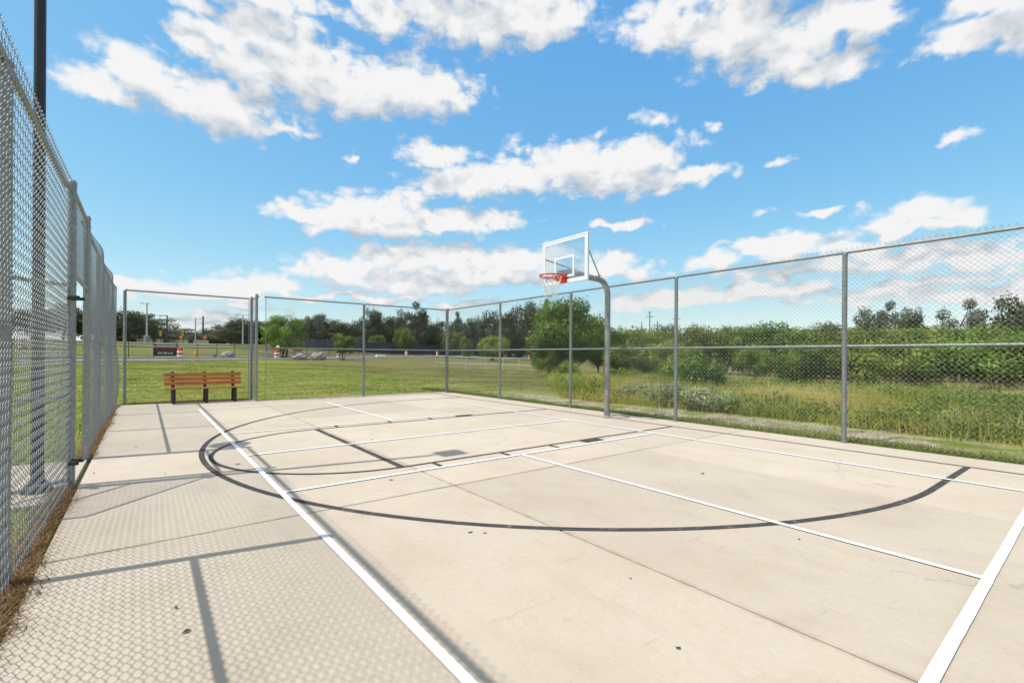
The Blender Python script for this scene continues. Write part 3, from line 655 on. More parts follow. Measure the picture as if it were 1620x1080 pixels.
underP = [tree_proto(s, 3.2, 6.5, .3, 40, .8, 6000, .16, 'oak', stems=3, dome=.8, zsq=.85, low=.0) for s in (31, 32)]
roundP = [tree_proto(22, 5.4, 6.6, 1.4, 40, .85, 11000, .11, 'mesq', stems=2, dome=.45, zsq=.75, low=.9)]
used = {}
def hor(px): return CY0 + (px - 810) * ROLL
def plant(pr, px, Z, top, wpx, name, cat, label, group=None, rot=None, base_dz=0.):
    x, y = P(px, Z); zb = tz(x, y) + base_dz; h = CAMZ + (hor(px) - top) / FPX * Z - zb; w = wpx * Z / FPX
    root = empty(name, (x, y, zb), random.uniform(0, 6.28) if rot is None else rot)
    for part, mt in (('trunk', 'bark'), ('crown', pr['mat'])):
        o = obj(part, pr[part], mt, root); o.scale = (w / pr['W'], w / pr['W'], h / pr['H'])
    return tag(root, label, cat, group)
G1 = 'trees of the wooded line beyond the road'
L1_ = 'dark live oak in the wooded line beyond the black fence'
for k, (px, Z, top, w) in enumerate([(470, 112, 505, 66), (503, 118, 497, 58), (532, 120, 505, 56), (562, 122, 507, 60), (600, 112, 492, 66), (625, 122, 500, 60), (668, 112, 497, 62),
        (700, 120, 507, 54), (752, 112, 507, 56), (782, 108, 492, 58), (815, 104, 484, 64), (846, 100, 478, 60), (875, 96, 488, 60), (728, 130, 512, 56), (650, 135, 505, 80), (580, 140, 512, 80), (800, 125, 500, 80), (520, 140, 512, 90), (905, 100, 500, 60)]):
    plant(oakP[k % 3], px, Z, top, w, 'live_oak', 'tree', L1_, G1)
for k, (px, Z, top, w) in enumerate([(585, 108, 481, 40), (652, 106, 478, 62), (496, 110, 492, 40), (725, 108, 493, 34), (748, 106, 494, 36), (862, 98, 472, 46)]):
    plant(airyP[k % 2], px, Z, top, w, 'live_oak', 'tree', 'tall open-crowned grey oak rising above the wooded line', G1)
for k, (px, Z, top, w) in enumerate([(203, 100, 490, 84), (244, 104, 496, 74)]):
    plant(airyP[k % 2] if k else oakP[1], px, Z, top, w, 'live_oak', 'tree', ['broad dark live oak spreading at the left end beside the tall pale pole', 'open-crowned live oak just behind the tall pale light pole'][k])
plant(oakP[0], 224, 112, 497, 90, 'live_oak', 'tree', 'live oak standing between the two broad oaks by the pale pole')
for k, (px, Z, top, w) in enumerate([(285, 150, 519, 84), (318, 165, 526, 80), (345, 150, 519, 70), (364, 118, 509, 62), (388, 114, 503, 66), (410, 120, 508, 60), (432, 122, 510, 60), (180, 120, 500, 60), (140, 110, 490, 70), (100, 100, 480, 80), (50, 100, 490, 80)]):
    plant(oakP[(k + 1) % 3], px, Z, top, w, 'live_oak', 'tree', 'dark live oak in the far tree row behind the pale block wall' if k < 7 else 'dark live oak seen beyond the gate side fence', G1 if k < 7 else 'trees seen through the gate side fence')
for k, (px, Z, top, w, lb) in enumerate([(640, 92, 519, 40, 'light green bush under the oaks behind two orange drums'), (718, 95, 524, 40, 'light green bush at the fence corner under the oaks'), (737, 88, 532, 22, 'small round dark green bush below the oaks at the road bend'), (780, 84, 531, 56, 'wide low green bush below the tall oaks by the pipe rail'),
        (596, 100, 530, 30, 'grey-green bush at the foot of the wooded line behind the black screen fence')]):
    plant(shrubP[k % 3], px, Z, top, w, 'shrub', 'bush', lb)
plant(roundP[0], 449, 60, 499, 74, 'mesquite_tree', 'tree', 'bright green spreading tree with dark trunk beside the road and drums', rot=1.2)
plant(citP[0], 543, 60, 527, 40, 'young_tree', 'tree', 'small bright yellow-green tree with several thin stems by the road')
plant(mesqP[0], 895, 34, 474, 132, 'mesquite_tree', 'tree', 'big round bright green mesquite behind the basketball pole', rot=.4)
plant(mesqP[1], 945, 38, 498, 80, 'mesquite_tree', 'tree', 'green mesquite leaning out beside the big round one')
plant(shrubP[1], 868, 33, 540, 60, 'shrub', 'bush', 'low dark bush at the foot of the big round mesquite')
for k, px in enumerate(range(190, 445, 22)): plant(underP[k % 2], px, 128 + 6 * (k % 3), 529 + 2 * (k % 2), 62, 'shrub', 'bush', 'dark shrub in the low understory row below the far oaks', 'understory shrubs below the far oaks')
for k, px in enumerate(range(560, 900, 34)): plant(underP[k % 2], px, 116 + 5 * (k % 3), 532 + 2 * (k % 2), 62, 'shrub', 'bush', 'dark shrub in the understory row of the wooded line', 'understory shrubs of the wooded line')
# hedge of shrubs behind the tall grass
G2 = 'shrubs of the thicket behind the tall grass'
row = [(985, 40, 519, 84), (1040, 42, 522, 90), (1090, 40, 515, 92), (1150, 40, 519, 96), (1205, 36, 512, 96), (1265, 34, 520, 100), (1330, 32, 520, 110), (1395, 30, 517, 120), (1465, 30, 519, 120), (1540, 29, 516, 130), (1620, 28, 514, 140), (1710, 27, 508, 150), (1830, 26, 505, 170)]
for k, (px, Z, top, w) in enumerate(row): plant(shrubP[k % 3], px, Z, top, w * 1.1, 'shrub', 'bush', 'tall rounded green shrub in the back row of the thicket', G2)
row = [(1000, 30, 545, 90), (1055, 29, 543, 86), (1195, 27, 549, 60), (1300, 23.0, 540, 110), (1385, 21.0, 537, 130), (1480, 20.2, 535, 140), (1580, 19.3, 531, 150), (1690, 18.4, 524, 170)]
for k, (px, Z, top, w) in enumerate(row): plant(shrubP[(k + 1) % 3], px, Z, top, w * 1.1, 'shrub', 'bush', 'rounded green shrub in the front row of the thicket, above the grass', G2)
plant(bushP[0], 1250, 22, 560, 44, 'shrub', 'bush', 'small light green bush at the edge of the thicket by the dry grass')
plant(bushP[1], 1112, 17.0, 563, 84, 'shrub', 'bush', 'bright green upright bush standing alone in the tall grass')
plant(bushP[0], 1075, 18.5, 570, 60, 'shrub', 'bush', 'bright green bush beside the upright one, close to the fence post')
plant(bushP[0], 985, 19, 583, 70, 'shrub', 'bush', 'leafy green bush among the weeds beside the basketball pole')
plant(bushP[1], 900, 26, 572, 50, 'shrub', 'bush', 'small green bush under the big mesquite at the mown edge')
for k, (px, Z, top, w, lb) in enumerate([(1062, 13.6, 607, 80, 'silvery grey-green sage bush behind the fence post by the hoop'), (1120, 12.4, 614, 90, 'silvery sage bush at the foot of the bright green bush'), (1015, 15.5, 606, 80, 'silvery sage bush in the weeds beside the hoop pole')]):
    plant(sageP[0], px, Z, top, w, 'sage_bush', 'bush', lb)
for k, (px, Z, top, w, lb) in enumerate([(1375, 62, 477, 62, 'grey-brown live oak rising over the thicket, its crown the rounder of a pair'), (1412, 66, 475, 66, 'live oak over the thicket with gaps of sky in its crown'), (1443, 60, 489, 44, 'small live oak at the end of the pair over the thicket'), (1520, 58, 474, 84, 'airy grey-green tree over the thicket with feathery top'), (1600, 46, 468, 84, 'tall dark green tree at the right end of the thicket'), (1300, 80, 510, 50, 'dark tree top just showing over the thicket'), (1700, 50, 460, 120, 'dark green tree behind the last shrubs of the thicket')]):
    plant((airyP[k % 2] if k in (0, 1, 3) else oakP[k % 3]), px, Z, top, w, 'live_oak', 'tree', lb)
G3 = 'distant tree row on the skyline'
for k in range(16):
    px = 960 + k * 46; plant(oakP[k % 3], px, 125, 521 - 4 * (k % 3) + (3 if k % 2 else 0), 74, 'live_oak', 'tree', 'far dark tree in the row on the skyline behind the thicket', G3)

# ------------------------------------------------------------------ grass
def blades(pts, nb, h, w, lean, tint, g, spread=.04, segs=2):
    n = len(pts) * nb; base = np.repeat(pts, nb, 0) + np.c_[g.normal(0, spread, (n, 2)), np.zeros(n)]
    hh = np.repeat(h, nb) * g.uniform(.55, 1.15, n); a = g.uniform(0, 2 * np.pi, n); ln = np.abs(g.normal(lean, lean * .6, n)) * hh
    dx, dy = np.cos(a), np.sin(a); a2 = a + g.uniform(.8, 2.3, n); wx, wy = np.cos(a2) * w / 2, np.sin(a2) * w / 2
    side = np.c_[wx, wy, np.zeros(n)]
    mid = base + np.c_[dx * ln * .35, dy * ln * .35, hh * .6]; tip = base + np.c_[dx * ln, dy * ln, hh]
    V = np.stack([base - side, base + side, mid + side * .75, mid - side * .75, tip], 1).reshape(-1, 3)
    i = (np.arange(n) * 5)[:, None]
    F = np.concatenate([i + np.array([[0, 1, 2]]), i + np.array([[0, 2, 3]]), i + np.array([[3, 2, 4]])])
    T = np.clip(np.repeat(tint, nb) + g.normal(0, .10, n), 0, 1)
    return V, F, np.repeat(T, 5)
def vnoise(x, y, sc, seed=0):
    g = np.random.default_rng(100 + seed); out = np.zeros_like(x)
    for k in range(7):
        a = g.uniform(0, 6.28); f = sc * g.uniform(.6, 2.2); out += np.sin((x * np.cos(a) + y * np.sin(a)) * f + g.uniform(0, 6.28))
    return out / 7
def in_court(x, y): return (x > -4.66) & (x < 4.93) & (y < np.where(x < -1.5, 9.05, 8.47))
def in_walk(x, y): return (x < -4.5) & (y > -1.25) & (y < 1.08)
# mown lawn beyond the fences
g = np.random.default_rng(31)
Zs = g.uniform(3.0, 46, 90000) ; Zs = 3 + (46 - 3) * g.uniform(0, 1, 90000) ** .8
pxs = g.uniform(-260, 960, 90000); lat = (pxs - 810) / FPX * Zs
x = CAMX + Zs * FW[0] + lat * RT[0]; y = CAMY + Zs * FW[1] + lat * RT[1]
ok = ~in_court(x, y) & ~in_walk(x, y) & (y - .63 * x < 45.5) & (x > -16) & ~((x > 4.9) & (y < 8))
x, y = x[ok], y[ok]
pt = np.c_[x, y, terrain(x, y) - .005]; n_ = vnoise(x, y, .9, 1) + .7 * vnoise(x, y, 2.6, 2)
V, F, T = blades(pt, 3, .035 + .03 * g.uniform(0, 1, len(x)) + .00045 * np.hypot(x, y + 7), .012 + .0, .6, np.clip(.36 + .75 * n_, .02, 1), g, .05)
stuff(obj('lawn_grass', bigmesh('lawn_grass', V, F, T), 'lawn'), 'short mown green lawn with drier patches beyond the fences', 'grass')
# short grass along the outside of the right-hand fence
x = 4.93 + np.abs(g.normal(0, 1.1, 15000)); y = g.uniform(-10.5, 10.5, 15000); keep = (x < 8) & (g.uniform(0, 1, 15000) < np.clip(1.25 - np.abs(x - 4.95) * 1.1 + .8 * vnoise(x, y, 2.2, 5) + np.clip(x - 6.6, 0, 1) * 1.4, .07, 1)); x, y = x[keep], y[keep]
pt = np.c_[x, y, terrain(x, y) - .005]
near = x < 5.3
V, F, T = blades(pt, 5, np.where(near, .10, .06) * g.uniform(.6, 1.3, len(x)), .010, .7, np.clip(np.where(near, .22, .55) + .3 * vnoise(x, y, 1.5, 6), 0, 1), g, .05)
stuff(obj('verge_grass', bigmesh('verge_grass', V, F, T), 'lawn'), 'short rough grass fringe between the court edge and the tall grass', 'grass')
# tall grass and weeds
Zs = 6 + 24 * g.uniform(0, 1, 46000) ** .85; pxs = g.uniform(840, 1900, 46000); lat = (pxs - 810) / FPX * Zs
x = CAMX + Zs * FW[0] + lat * RT[0]; y = CAMY + Zs * FW[1] + lat * RT[1]
edge = 7.1 + .45 * vnoise(x, y, .9, 8)
ok = (x > edge) & (y < 5.0 + (x - 7.6) * 1.15) & (x < 24); x, y, edge = x[ok], y[ok], edge[ok]
nn = vnoise(x, y, .55, 9) + .6 * vnoise(x, y, 1.7, 10); dist = np.clip((x - edge) / 2.0, .0, 1)
h = (.20 + .36 * dist) * np.clip(1 + .75 * vnoise(x, y, 1.3, 11), .45, 1.7) * np.clip(1.15 - .075 * np.clip(x - 8.5, 0, 12), .42, 1.2)
tint = np.clip(.46 + .55 * nn + .16 * np.clip((x - 12) / 6, 0, 1) + .18 * (1 - dist), .04, 1)
V, F, T = blades(np.c_[x, y, terrain(x, y) - .01], 7, h, .012, .75, tint, g, .11)
stuff(obj('tall_grass', bigmesh('tall_grass', V, F, T), 'tall'), 'tall green and straw-coloured grass and weeds beyond the fence', 'grass')
# straw-coloured seeding clumps standing out of it
pick = g.choice(len(x), 520, replace=False); pick = pick[vnoise(x[pick], y[pick], .8, 15) > -.05]
V, F, T = blades(np.c_[x[pick], y[pick], terrain(x[pick], y[pick])], 26, g.uniform(.45, .85, len(pick)), .007, .7, g.uniform(.66, .98, len(pick)), g, .10)
stuff(obj('seeding_grass', bigmesh('seeding_grass', V, F, T), 'tall'), 'pale straw-coloured seeding grass clumps leaning in the meadow', 'grass')
# broad-leaved weeds through the tall grass
ok2 = (g.uniform(0, 1, len(x)) < .16) & (nn < .15)
wb = [(a, b, float(c), r, r, r * 1.1) for a, b, c, r in zip(x[ok2], y[ok2], terrain(x[ok2], y[ok2]) + h[ok2] * .75, g.uniform(.12, .26, ok2.sum()))]
V, F, T, NM = leaves(wb, 60000, .042, g)
stuff(obj('weeds', bigmesh('weeds', V, F, T, NM), 'citrus'), 'leafy bright green weeds growing through the tall grass', 'weeds')
# dead grass swept against the gate side fence and behind the bench
y = g.uniform(-9.5, 9.0, 9000); x = -4.71 + np.abs(g.normal(0, .035, 9000)) * np.clip(1 + .9 * np.sin(y * 2.3) * np.sin(y * .9 + 1), .3, 2.2) - g.uniform(0, .12, 9000); ok = ~((y > -.62) & (y < 1.1)); x, y = x[ok], y[ok]
V, F, T = blades(np.c_[x, y, np.full(len(x), -.01)], 3, g.uniform(.02, .075, len(x)), .006, 1.6, g.uniform(.1, .9, len(x)), g, .02)
x2 = g.uniform(-4.6, -1.6, 1800); y2 = 9.05 + np.abs(g.normal(0, .06, 1800))
V2, F2, T2 = blades(np.c_[x2, y2, np.full(1800, -.01)], 3, g.uniform(.02, .07, 1800), .006, 1.4, g.uniform(.0, .6, 1800), g, .02)
stuff(obj('dead_grass', bigmesh('dead_grass', np.r_[V, V2], np.r_[F, F2 + len(V)], np.r_[T, T2]), 'dead'), 'brown dead grass along the foot of the gate side fence', 'dead grass')
# gravel on the bare strip
def pebble(seed, n=7):
    g2 = np.random.default_rng(seed); import bmesh
    bm = bmesh.new(); bmesh.ops.create_icosphere(bm, subdivisions=1, radius=1)
    for v in bm.verts: v.co *= g2.uniform(.75, 1.15); v.co.z *= .6
    V = np.array([v.co[:] for v in bm.verts]); bm.verts.index_update(); F = np.array([[v.index for v in f.verts] for f in bm.faces]); bm.free(); return V, F
PV, PF = pebble(3)
x = 5.15 + np.abs(g.normal(0, .9, 5200)); y = g.uniform(-10, 8, 5200); ok = (x < 7.4) & (vnoise(x, y, 1.6, 20) > -.1); x, y = x[ok], y[ok]; n = len(x)
sz = g.uniform(.008, .032, n) * np.where(g.uniform(0, 1, n) < .05, 2.0, 1); a = g.uniform(0, 6.28, n)
rotV = np.stack([PV[None, :, 0] * np.cos(a)[:, None] - PV[None, :, 1] * np.sin(a)[:, None], PV[None, :, 0] * np.sin(a)[:, None] + PV[None, :, 1] * np.cos(a)[:, None], np.repeat(PV[None, :, 2], n, 0)], -1)
V = (rotV * sz[:, None, None] + np.c_[x, y, terrain(x, y)][:, None]).reshape(-1, 3); F = (PF[None] + (np.arange(n) * len(PV))[:, None, None]).reshape(-1, 3)
stuff(obj('gravel', bigmesh('gravel', V, F), 'rock'), 'pale limestone gravel on the bare strip beyond the court', 'gravel')

# ------------------------------------------------------------------ road, kerbs and what stands along it
def sline(s, x0, x1, step=3.):
    """points of the line y = s + .63 x, which the road follows"""
    return [(x, s + .63 * x) for x in np.arange(x0, x1 + .1, step)]
def ribbon(name, s0, s1, x0, x1, mat, dz, thick=0.):
    a, b = sline(s0, x0, x1), sline(s1, x0, x1); V = []; F = []
    for (xa, ya), (xb, yb) in zip(a, b):
        za, zb = tz(xa, ya) + dz, tz(xb, yb) + dz
        V += [(xa, ya, za), (xb, yb, zb), (xa, ya, za - thick), (xb, yb, zb - thick)]
    for i in range(len(a) - 1):
        o = 4 * i; F += [(o, o + 4, o + 5, o + 1)]
        if thick: F += [(o + 2, o + 6, o + 4, o), (o + 1, o + 5, o + 7, o + 3)]
    return structure(MB().add(V, F).build(name, mat))
ribbon('road', 47.6, 53.2, -60, 150, 'road', .035)
ribbon('kerb', 47.0, 47.5, -60, 150, 'kerb', .15, .3); ribbon('kerb', 53.3, 53.8, -60, 150, 'kerb', .15, .3)
ribbon('far_road', 93, 93.6, -60, 60, 'kerb', .06)

def make_drum():
    r = empty('traffic_drum', (0, 0, 0))
    MB().lathe([(.36, 0), (.36, .05), (.30, .10)], 20).build('base', 'rubber', r, True)
    prof = [.28, .275, .265, .255, .24]; zz = [.10, .30, .50, .70, .90]
    for i in range(4):
        MB().lathe([(prof[i], zz[i]), (prof[i + 1] + .004, zz[i + 1] - .004)], 20).build('orange_band' if i % 2 else 'reflective_band', 'orange' if i % 2 else 'refl', r, True)
    MB().lathe([(.24, .90), (.23, .96), (.16, .985), (.02, .99)], 20).build('top', 'orange', r, True)
    MB().tube([(-.09, 0, .975), (-.09, 0, 1.03), (.09, 0, 1.03), (.09, 0, .975)], .014, 6).build('handle', 'orange', r)
    return r
drum0 = None
for px, Z, lb in [(285, 51, 'orange and white traffic drum in front of the black banner'), (438, 56, 'orange and white traffic drum beside the trunk of the spreading tree, under a white sign'), (473, 59, 'orange traffic drum half hidden behind a grey boulder'),
        (536, 66, 'orange and white traffic drum beside the stems of the small bright tree'), (643, 88, 'orange traffic drum standing alone past the white barrier, first along the road bend'), (692, 96, 'orange traffic drum next to the corner fence post'), (740, 106, 'orange traffic drum over the end of the pipe rail, by the corner post'),
        (800, 110, 'orange traffic drum above the middle of the pipe rail'), (837, 116, 'distant orange traffic drum at the edge of the big mesquite'), (917, 122, 'orange traffic drum half hidden by the mesquite behind the hoop pole'), (36, 48, 'orange traffic drum seen through the gate side fence')]:
    if drum0 is None: drum0 = o = make_drum()
    else: o = copy_tree(drum0)
    x, y = P(px, Z); o.location = (x, y, tz(x, y) + .02); o.rotation_euler = (0, 0, random.uniform(0, 6)); o.scale = (1.08,) * 3; tag(o, lb, 'traffic drum', 'traffic drums along the road')

# black iron picket fence with banner
fr = tag(empty('iron_fence', (0, 0, 0)), 'long black iron picket fence beyond the road', 'fence')
fs = 58.0; pk = MB(); pm = MB().bbox((0, 0, .75), (.075, .075, 1.6), .006).mesh('post')
xs = np.arange(-30, 95, 2.05); rails = {z: [] for z in (.16, 1.12, 1.42)}
for i, x in enumerate(xs):
    y = fs + .63 * x; z = tz(x, y); obj('post', pm, 'iron', fr, (x, y, z))
    for k in rails: rails[k].append((x, y, z + k))
    if x < 70:
        for j in range(1, 20):
            xx = x + 2.05 * j / 20; yy = fs + .63 * xx; zz = tz(xx, yy); pk.add([(xx - .011, yy - .007, zz + .1), (xx + .011, yy + .007, zz + .1), (xx + .011, yy + .007, zz + 1.5), (xx - .011, yy - .007, zz + 1.5), (xx - .007, yy + .011, zz + .1), (xx + .007, yy - .011, zz + .1), (xx + .007, yy - .011, zz + 1.5), (xx - .007, yy + .011, zz + 1.5)], [(0, 1, 2, 3), (4, 5, 6, 7)])
for k, ps in rails.items(): MB().tube(ps, .02, 4).build('rail', 'iron', fr)
stuff(pk.build('pickets', 'iron', fr))
def on_s(px, s):
    """where the view column px meets the line y = s + .63 x"""
    dx, dy = P(px, 1.)[0] - CAMX, P(px, 1.)[1] - CAMY
    t = (s + .63 * CAMX - CAMY) / (dy - .63 * dx); return CAMX + t * dx, CAMY + t * dy, t
xa, ya, ta = on_s(243.5, fs - .12); xb, yb, tb = on_s(282.5, fs - .12)
bw = math.hypot(xb - xa, yb - ya); zb = tz(xa, ya)
ban = tag(empty('banner', (xa, ya, zb), math.atan2(yb - ya, xb - xa)), 'black roofing banner with red and white lettering tied to the iron fence', 'banner')
bh = 1.2
me_ = MB(); nx = 14
me_.add([(bw * i / nx, .02 * math.sin(i * 1.3), z) for z in (.15, .15 + bh) for i in range(nx + 1)] + [(bw * i / nx, .012 + .02 * math.sin(i * 1.3), z) for z in (.15, .15 + bh) for i in range(nx + 1)],
        [(i, i + 1, i + nx + 2, i + nx + 1) for i in range(nx)] + [(i + 2 * nx + 3, i + 2 * nx + 2, i + 3 * nx + 3, i + 3 * nx + 4) for i in range(nx)])
me_.build('sheet', 'banner', ban)
def text(s_, x, z, size, mat, parent, xs_=1.0):
    c = bpy.data.curves.new('lettering', 'FONT'); c.body = s_; c.size = size; c.align_x = 'CENTER'; c.align_y = 'CENTER'; c.offset = .008; c.extrude = .003
    t_ = bpy.data.objects.new('tmp', c); me = bpy.data.meshes.new_from_object(t_); bpy.data.objects.remove(t_)
    o = obj('lettering', me, mat, parent, (x, -.03, z)); o.rotation_euler = (R(90), 0, 0); o.scale = (xs_, 1, 1)
text('PRIMO FAMILY', bw * .5, .15 + bh * .84, .34, 'twhite', ban, .88); text('ROOFING', bw * .5, .15 + bh * .56, .46, 'tred', ban, 1.18); text('210-748-1212', bw * .45, .15 + bh * .25, .34, 'twhite', ban, .85)

# dark screened fence below the wooded line
sf = tag(empty('screen_fence', (0, 0, 0)), 'dark windscreen fence at the foot of the wooded line', 'fence')
pp_ = [P(px, Z) for px, Z in ((455, 92), (500, 92), (560, 93), (620, 95), (690, 99), (730, 104))]
for (x0, y0), (x1, y1) in zip(pp_[:-1], pp_[1:]):
    n = 4
    for j in range(n):
        xa_, ya_, xb_, yb_ = x0 + (x1 - x0) * j / n, y0 + (y1 - y0) * j / n, x0 + (x1 - x0) * (j + 1) / n, y0 + (y1 - y0) * (j + 1) / n
        za_, zb_ = tz(xa_, ya_), tz(xb_, yb_)
        MB().tube([(xa_, ya_, za_ - .1), (xa_, ya_, za_ + 2.35)], .04, 8).build('post', 'iron', sf)
        d_ = Vector((yb_ - ya_, xa_ - xb_, 0)).normalized() * .01
        MB().add([(xa_ + d_.x, ya_ + d_.y, za_ + .1), (xb_ + d_.x, yb_ + d_.y, zb_ + .1), (xb_ + d_.x, yb_ + d_.y, zb_ + 2.2), (xa_ + d_.x, ya_ + d_.y, za_ + 2.2), (xa_ - d_.x, ya_ - d_.y, za_ + .1), (xb_ - d_.x, yb_ - d_.y, zb_ + .1), (xb_ - d_.x, yb_ - d_.y, zb_ + 2.2), (xa_ - d_.x, ya_ - d_.y, za_ + 2.2)],
                 [(0, 1, 2, 3), (7, 6, 5, 4), (3, 2, 6, 7), (0, 4, 5, 1)]).build('screen_panel', 'screen', sf)

def rock(px, Z, size, label, seed, off=0.):
    import bmesh
    g2 = np.random.default_rng(seed); bm = bmesh.new(); bmesh.ops.create_icosphere(bm, subdivisions=3, radius=1)
    ph = g2.uniform(0, 6, 6)
    for v in bm.verts:
        c = v.co; f = 1 + .16 * math.sin(3 * c.x + ph[0]) * math.sin(2.6 * c.y + ph[1]) + .1 * math.sin(6 * c.z + ph[2]) * math.sin(5 * c.x + ph[3]) + g2.uniform(-.05, .05); v.co = Vector((c.x * size[0], c.y * size[1], c.z * size[2])) * f
    me = bpy.data.meshes.new('boulder'); bm.to_mesh(me); bm.free(); x, y = P(px, Z)
    o = obj('boulder', me, 'rock', None, (x, y, tz(x, y) + size[2] * .6)); tag(o, label, 'rock', 'boulders beside the road')
rock(359, 54.5, (.6, .5, .5), 'pale rounded boulder behind the bench fence, beside the road', 1)
rock(364, 55.5, (.6, .5, .48), 'grey boulder tucked against the pale rounded one', 2)
rock(474, 57.0, (.9, .6, .42), 'dark grey boulder in front of the half hidden drum', 3)
rock(500, 58, (.6, .5, .55), 'pale boulder with a white face beside the road', 4); rock(507, 59, (.75, .6, .55), 'grey boulder next to the white-faced one', 5)

def pipe_rail(label, pts, hs, post_h):
    r = tag(empty('pipe_rail', (pts[0][0], pts[0][1], 0)), label, 'railing', 'pipe railings'); o0 = pts[0]
    for (x, y) in pts: MB().tube([(x - o0[0], y - o0[1], tz(x, y) - .1), (x - o0[0], y - o0[1], tz(x, y) + post_h)], .045, 8).build('post', 'paleg', r, True)
    for h_ in hs: MB().tube([(x - o0[0], y - o0[1], tz(x, y) + h_) for x, y in pts], .042, 8).build('rail', 'paleg', r, True)
pipe_rail('low grey pipe railing behind the far corner of the court', [P(px, Z) for px, Z in ((690, 45), (738, 44.5), (769.5, 44), (796.5, 43.5), (821.5, 43), (844, 42.5))], (1.18, .55), 1.2)
pipe_rail('low pale pipe railing between the boulders and the road', [P(px, Z) for px, Z in ((393, 60), (422, 60.5), (455, 61.5), (486, 62.5), (515, 63.5))], (.72,), .72)

# small things by the road
def small(name, px, Z, m, mat, label, cat, dz=0.):
    x, y = P(px, Z); o = m.build(name, mat); o.location = (x, y, tz(x, y) + dz); return tag(o, label, cat)
fh = MB().lathe([(.16, 0), (.16, .04), (.11, .06), (.11, .42), (.13, .44), (.13, .48), (.08, .58), (.03, .62)], 14); fh.tube([(-.2, 0, .32), (.2, 0, .32)], .06, 10)
small('hydrant', 308, 53.5, fh, 'yellow', 'small yellow hydrant beside the road', 'hydrant')
small('bucket', 339.5, 55, MB().lathe([(.13, 0), (.16, .32), (.17, .33), (.17, .35)], 14).tube([(-.16, 0, .34), (0, .0, .46), (.16, 0, .34)], .01, 5), 'blue', 'small blue bucket by the iron fence', 'bucket')
bs = tag(empty('road_sign', (*P(439.5, 57.2), 0)), 'small white rectangular sign behind a drum and the tree trunk', 'sign'); zt = tz(*P(439.5, 57.2))
MB().bbox((0, 0, zt + 1.42), (.42, .03, .32), .01).build('panel', 'signw', bs); MB().tube([(0, .03, zt - .1), (0, .03, zt + 1.5)], .025, 6).build('post', 'paleg', bs); bs.rotation_euler = (0, 0, -YAW)
bar = tag(empty('barrier', (*P(602, 74), tz(*P(602, 74))), R(30)), 'low white plastic barrier lying beside the road', 'barrier')
for i in range(3): MB().bbox(((i - 1) * .72, 0, .24), (.70, .42, .44), .08).build('section', 'refl', bar)

# far road furniture
def tall_pole(px, Z, base_y, top_y, r, mat, label, arms, head=None, name='light_pole', cat='light pole'):
    x, y = P(px, Z); zb = tz(x, y); zt_ = CAMZ + (hor(px) - top_y) / FPX * Z; h = zt_ - zb
    rt = tag(empty(name, (x, y, zb), -YAW), label, cat)
    MB().tube([(0, 0, -.3), (0, 0, h)], [r, r * .65], 10).build('pole', mat, rt, True)
    for (w0, w1, dz) in arms: MB().tube([(w0, 0, h - dz), (w1, 0, h - dz)], r * .45, 6).build('cross_arm', mat, rt)
    if head == 'box':
        for w0, w1, dz in arms:
            for q in {w0, w1}:
                if abs(q) > .1: MB().bbox((q, 0, h - dz), (.5, .3, .16), .03).build('lamp_head', mat, rt)
    if head == 'ins':
        for w0, w1, dz in arms:
            for q in (w0, (w0 + w1) / 2 + .25, w1): MB().lathe([(.04, 0), (.07, .05), (.05, .1), (.07, .15), (.03, .22)], 8, (q, 0, h - dz + .05)).build('insulator', 'paleg', rt)
    return rt
p_ = tall_pole(232, 92, 540, 479, .17, 'paleg', 'tall pale light pole on a concrete footing beside the broad oak', [(-1.0, .2, .1)], 'box'); MB().lathe([(.5, -.3), (.5, 1.2), (.45, 1.25)], 14).build('footing', 'wall', p_)
tall_pole(264, 104, 536, 498.5, .19, 'timber', 'dark pole with one lamp arm left of the far wall', [(-1.6, .0, .1)], 'box')
p_ = tall_pole(309, 112, 538, 503, .17, 'paleg', 'slim pale light pole with one short arm in front of the far wall', [(-.1, 1.4, .1)], 'box')
tall_pole(321, 112, 536, 500, .24, 'timber', 'thick dark bare pole by the far wall', [])
tall_pole(384, 106, 540, 497.5, .17, 'paleg', 'pale light pole with a double-headed crossbar over the trees', [(-1.5, 1.5, .1)], 'box')
tall_pole(403.5, 130, 530, 505.5, .17, 'timber', 'short dark pole top showing over the trees by the return panel', [])
for px, top, Z, arms, lb in [(1015, 509, 150, [], 'bare dark utility pole left of the one with cross arms'), (1027.5, 492, 150, [(-1.2, 1.2, 1.8), (-.5, .5, .5)], 'utility pole with two cross arms over the thicket'), (1039.5, 508, 160, [], 'bare dark utility pole right of the one with cross arms'), (1069, 503, 150, [(-1.0, 1.4, .3)], 'utility pole with one cross arm behind the fence post')]:
    tall_pole(px, Z, 530, top, .19, 'timber', lb, arms, 'ins', 'utility_pole', 'utility pole')
wl_ = tag(empty('block_wall', (*P(216, 108), 0)), 'long pale block wall beyond the far road', 'wall'); o0 = P(216, 108)
for a_, b_ in ((216, 258), (268, 298), (306, 330)):
    (x0, y0), (x1, y1) = P(a_, 108), P(b_, 108); n = 4
    for j in range(n):
        xa_, ya_ = x0 + (x1 - x0) * (j + .5) / n, y0 + (y1 - y0) * (j + .5) / n; L_ = math.hypot(x1 - x0, y1 - y0) / n
        MB().bbox((xa_ - o0[0], ya_ - o0[1], tz(xa_, ya_) + .3), (L_ - .05, .25, .95), .03).build('panel', 'wall', wl_).rotation_euler = (0, 0, 0)
        wl_.children[-1].data.transform(Matrix.Translation((xa_ - o0[0], ya_ - o0[1], 0)) @ Matrix.Rotation(-YAW, 4, 'Z') @ Matrix.Translation((-(xa_ - o0[0]), -(ya_ - o0[1]), 0)))
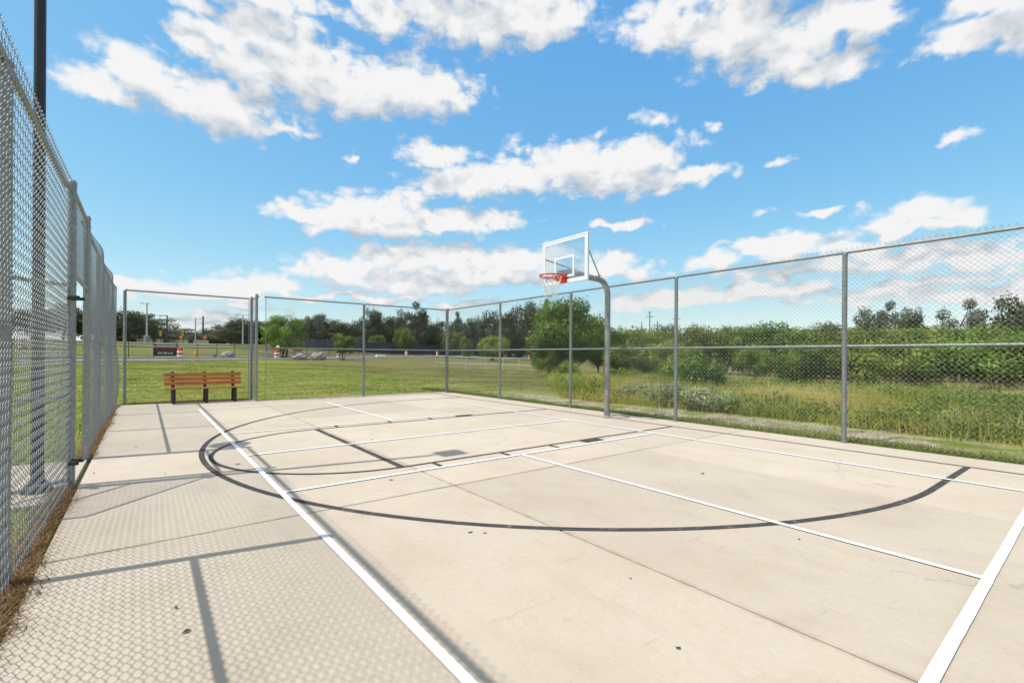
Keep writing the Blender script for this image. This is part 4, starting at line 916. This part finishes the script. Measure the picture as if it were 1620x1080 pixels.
for px, yy, lb in ((253.5, 527.5, 'yellow traffic signal hanging in front of the far oaks'), (288.5, 527, 'yellow traffic signal hanging beside the orange diamond sign')):
    x, y = P(px, 100); zc = CAMZ + (hor(px) - yy) / FPX * 100; zb_ = tz(x, y)
    r = tag(empty('traffic_signal', (x, y, zb_), -YAW), lb, 'traffic signal', 'traffic signals at the far road')
    h_ = zc - zb_
    MB().tube([(0, .2, -.2), (0, .2, h_ + .7)], .06, 8).build('pole', 'timber', r)
    o = MB().bbox((0, 0, h_), (.42, .3, 1.15), .05).build('housing', 'yellow', r)
    for j in (-1, 0, 1): MB().tube([(0, -.15, h_ + j * .35), (0, -.22, h_ + j * .35)], .12, 12).build('lens', 'lens', o)
for px, yy, lb in ((286, 533.3, 'orange diamond roadwork sign below a yellow signal'), (324, 533.5, 'orange diamond roadwork sign beside the thick dark pole')):
    x, y = P(px, 98); zc = CAMZ + (hor(px) - yy) / FPX * 98; zb_ = tz(x, y); r = tag(empty('roadwork_sign', (x, y, zb_), -YAW), lb, 'road sign', 'orange roadwork signs'); h_ = zc - zb_
    q = .42; MB().add([(0, -.02, h_ - q), (q, -.02, h_), (0, -.02, h_ + q), (-q, -.02, h_), (0, .0, h_ - q), (q, .0, h_), (0, .0, h_ + q), (-q, .0, h_)], [(0, 1, 2, 3), (7, 6, 5, 4), (0, 4, 5, 1), (1, 5, 6, 2), (2, 6, 7, 3), (3, 7, 4, 0)]).build('panel', 'sign_o', r)
    MB().tube([(0, .03, -.2), (0, .03, h_ + .3)], .04, 6).build('post', 'paleg', r)

# fallen leaves on the concrete
for k, (px, py, lb) in enumerate([(216, 708, 'dark fallen leaf on the slab beyond the gate opening'), (150, 749, 'small dark twig on the slab inside the gate opening'), (345, 640, 'small dark leaf in front of the bench'), (262, 750, 'tiny dry leaf on the slab in the gate light'), (281, 962, 'curled brown leaf in the mesh shade beside the long white line'), (298, 1000, 'pair of brown leaf scraps lying on the middle-rail shadow')]):
    x, y = gpix(px, py); r_ = .011 + .005 * (k % 3); m = MB()
    m.add([(-r_, 0, .003), (-.2 * r_, -.5 * r_, .010), (r_, -.1 * r_, .004), (.1 * r_, .5 * r_, .012), (-r_, 0, .007), (-.2 * r_, -.5 * r_, .014), (r_, -.1 * r_, .008), (.1 * r_, .5 * r_, .016)], [(3, 2, 1, 0), (4, 5, 6, 7), (0, 1, 5, 4), (1, 2, 6, 5), (2, 3, 7, 6), (3, 0, 4, 7)])
    o = m.build('fallen_leaf', 'leafdry'); o.location = (x, y, 0); o.rotation_euler = (0, 0, k * 1.3); tag(o, lb, 'leaf', 'fallen leaves on the court')
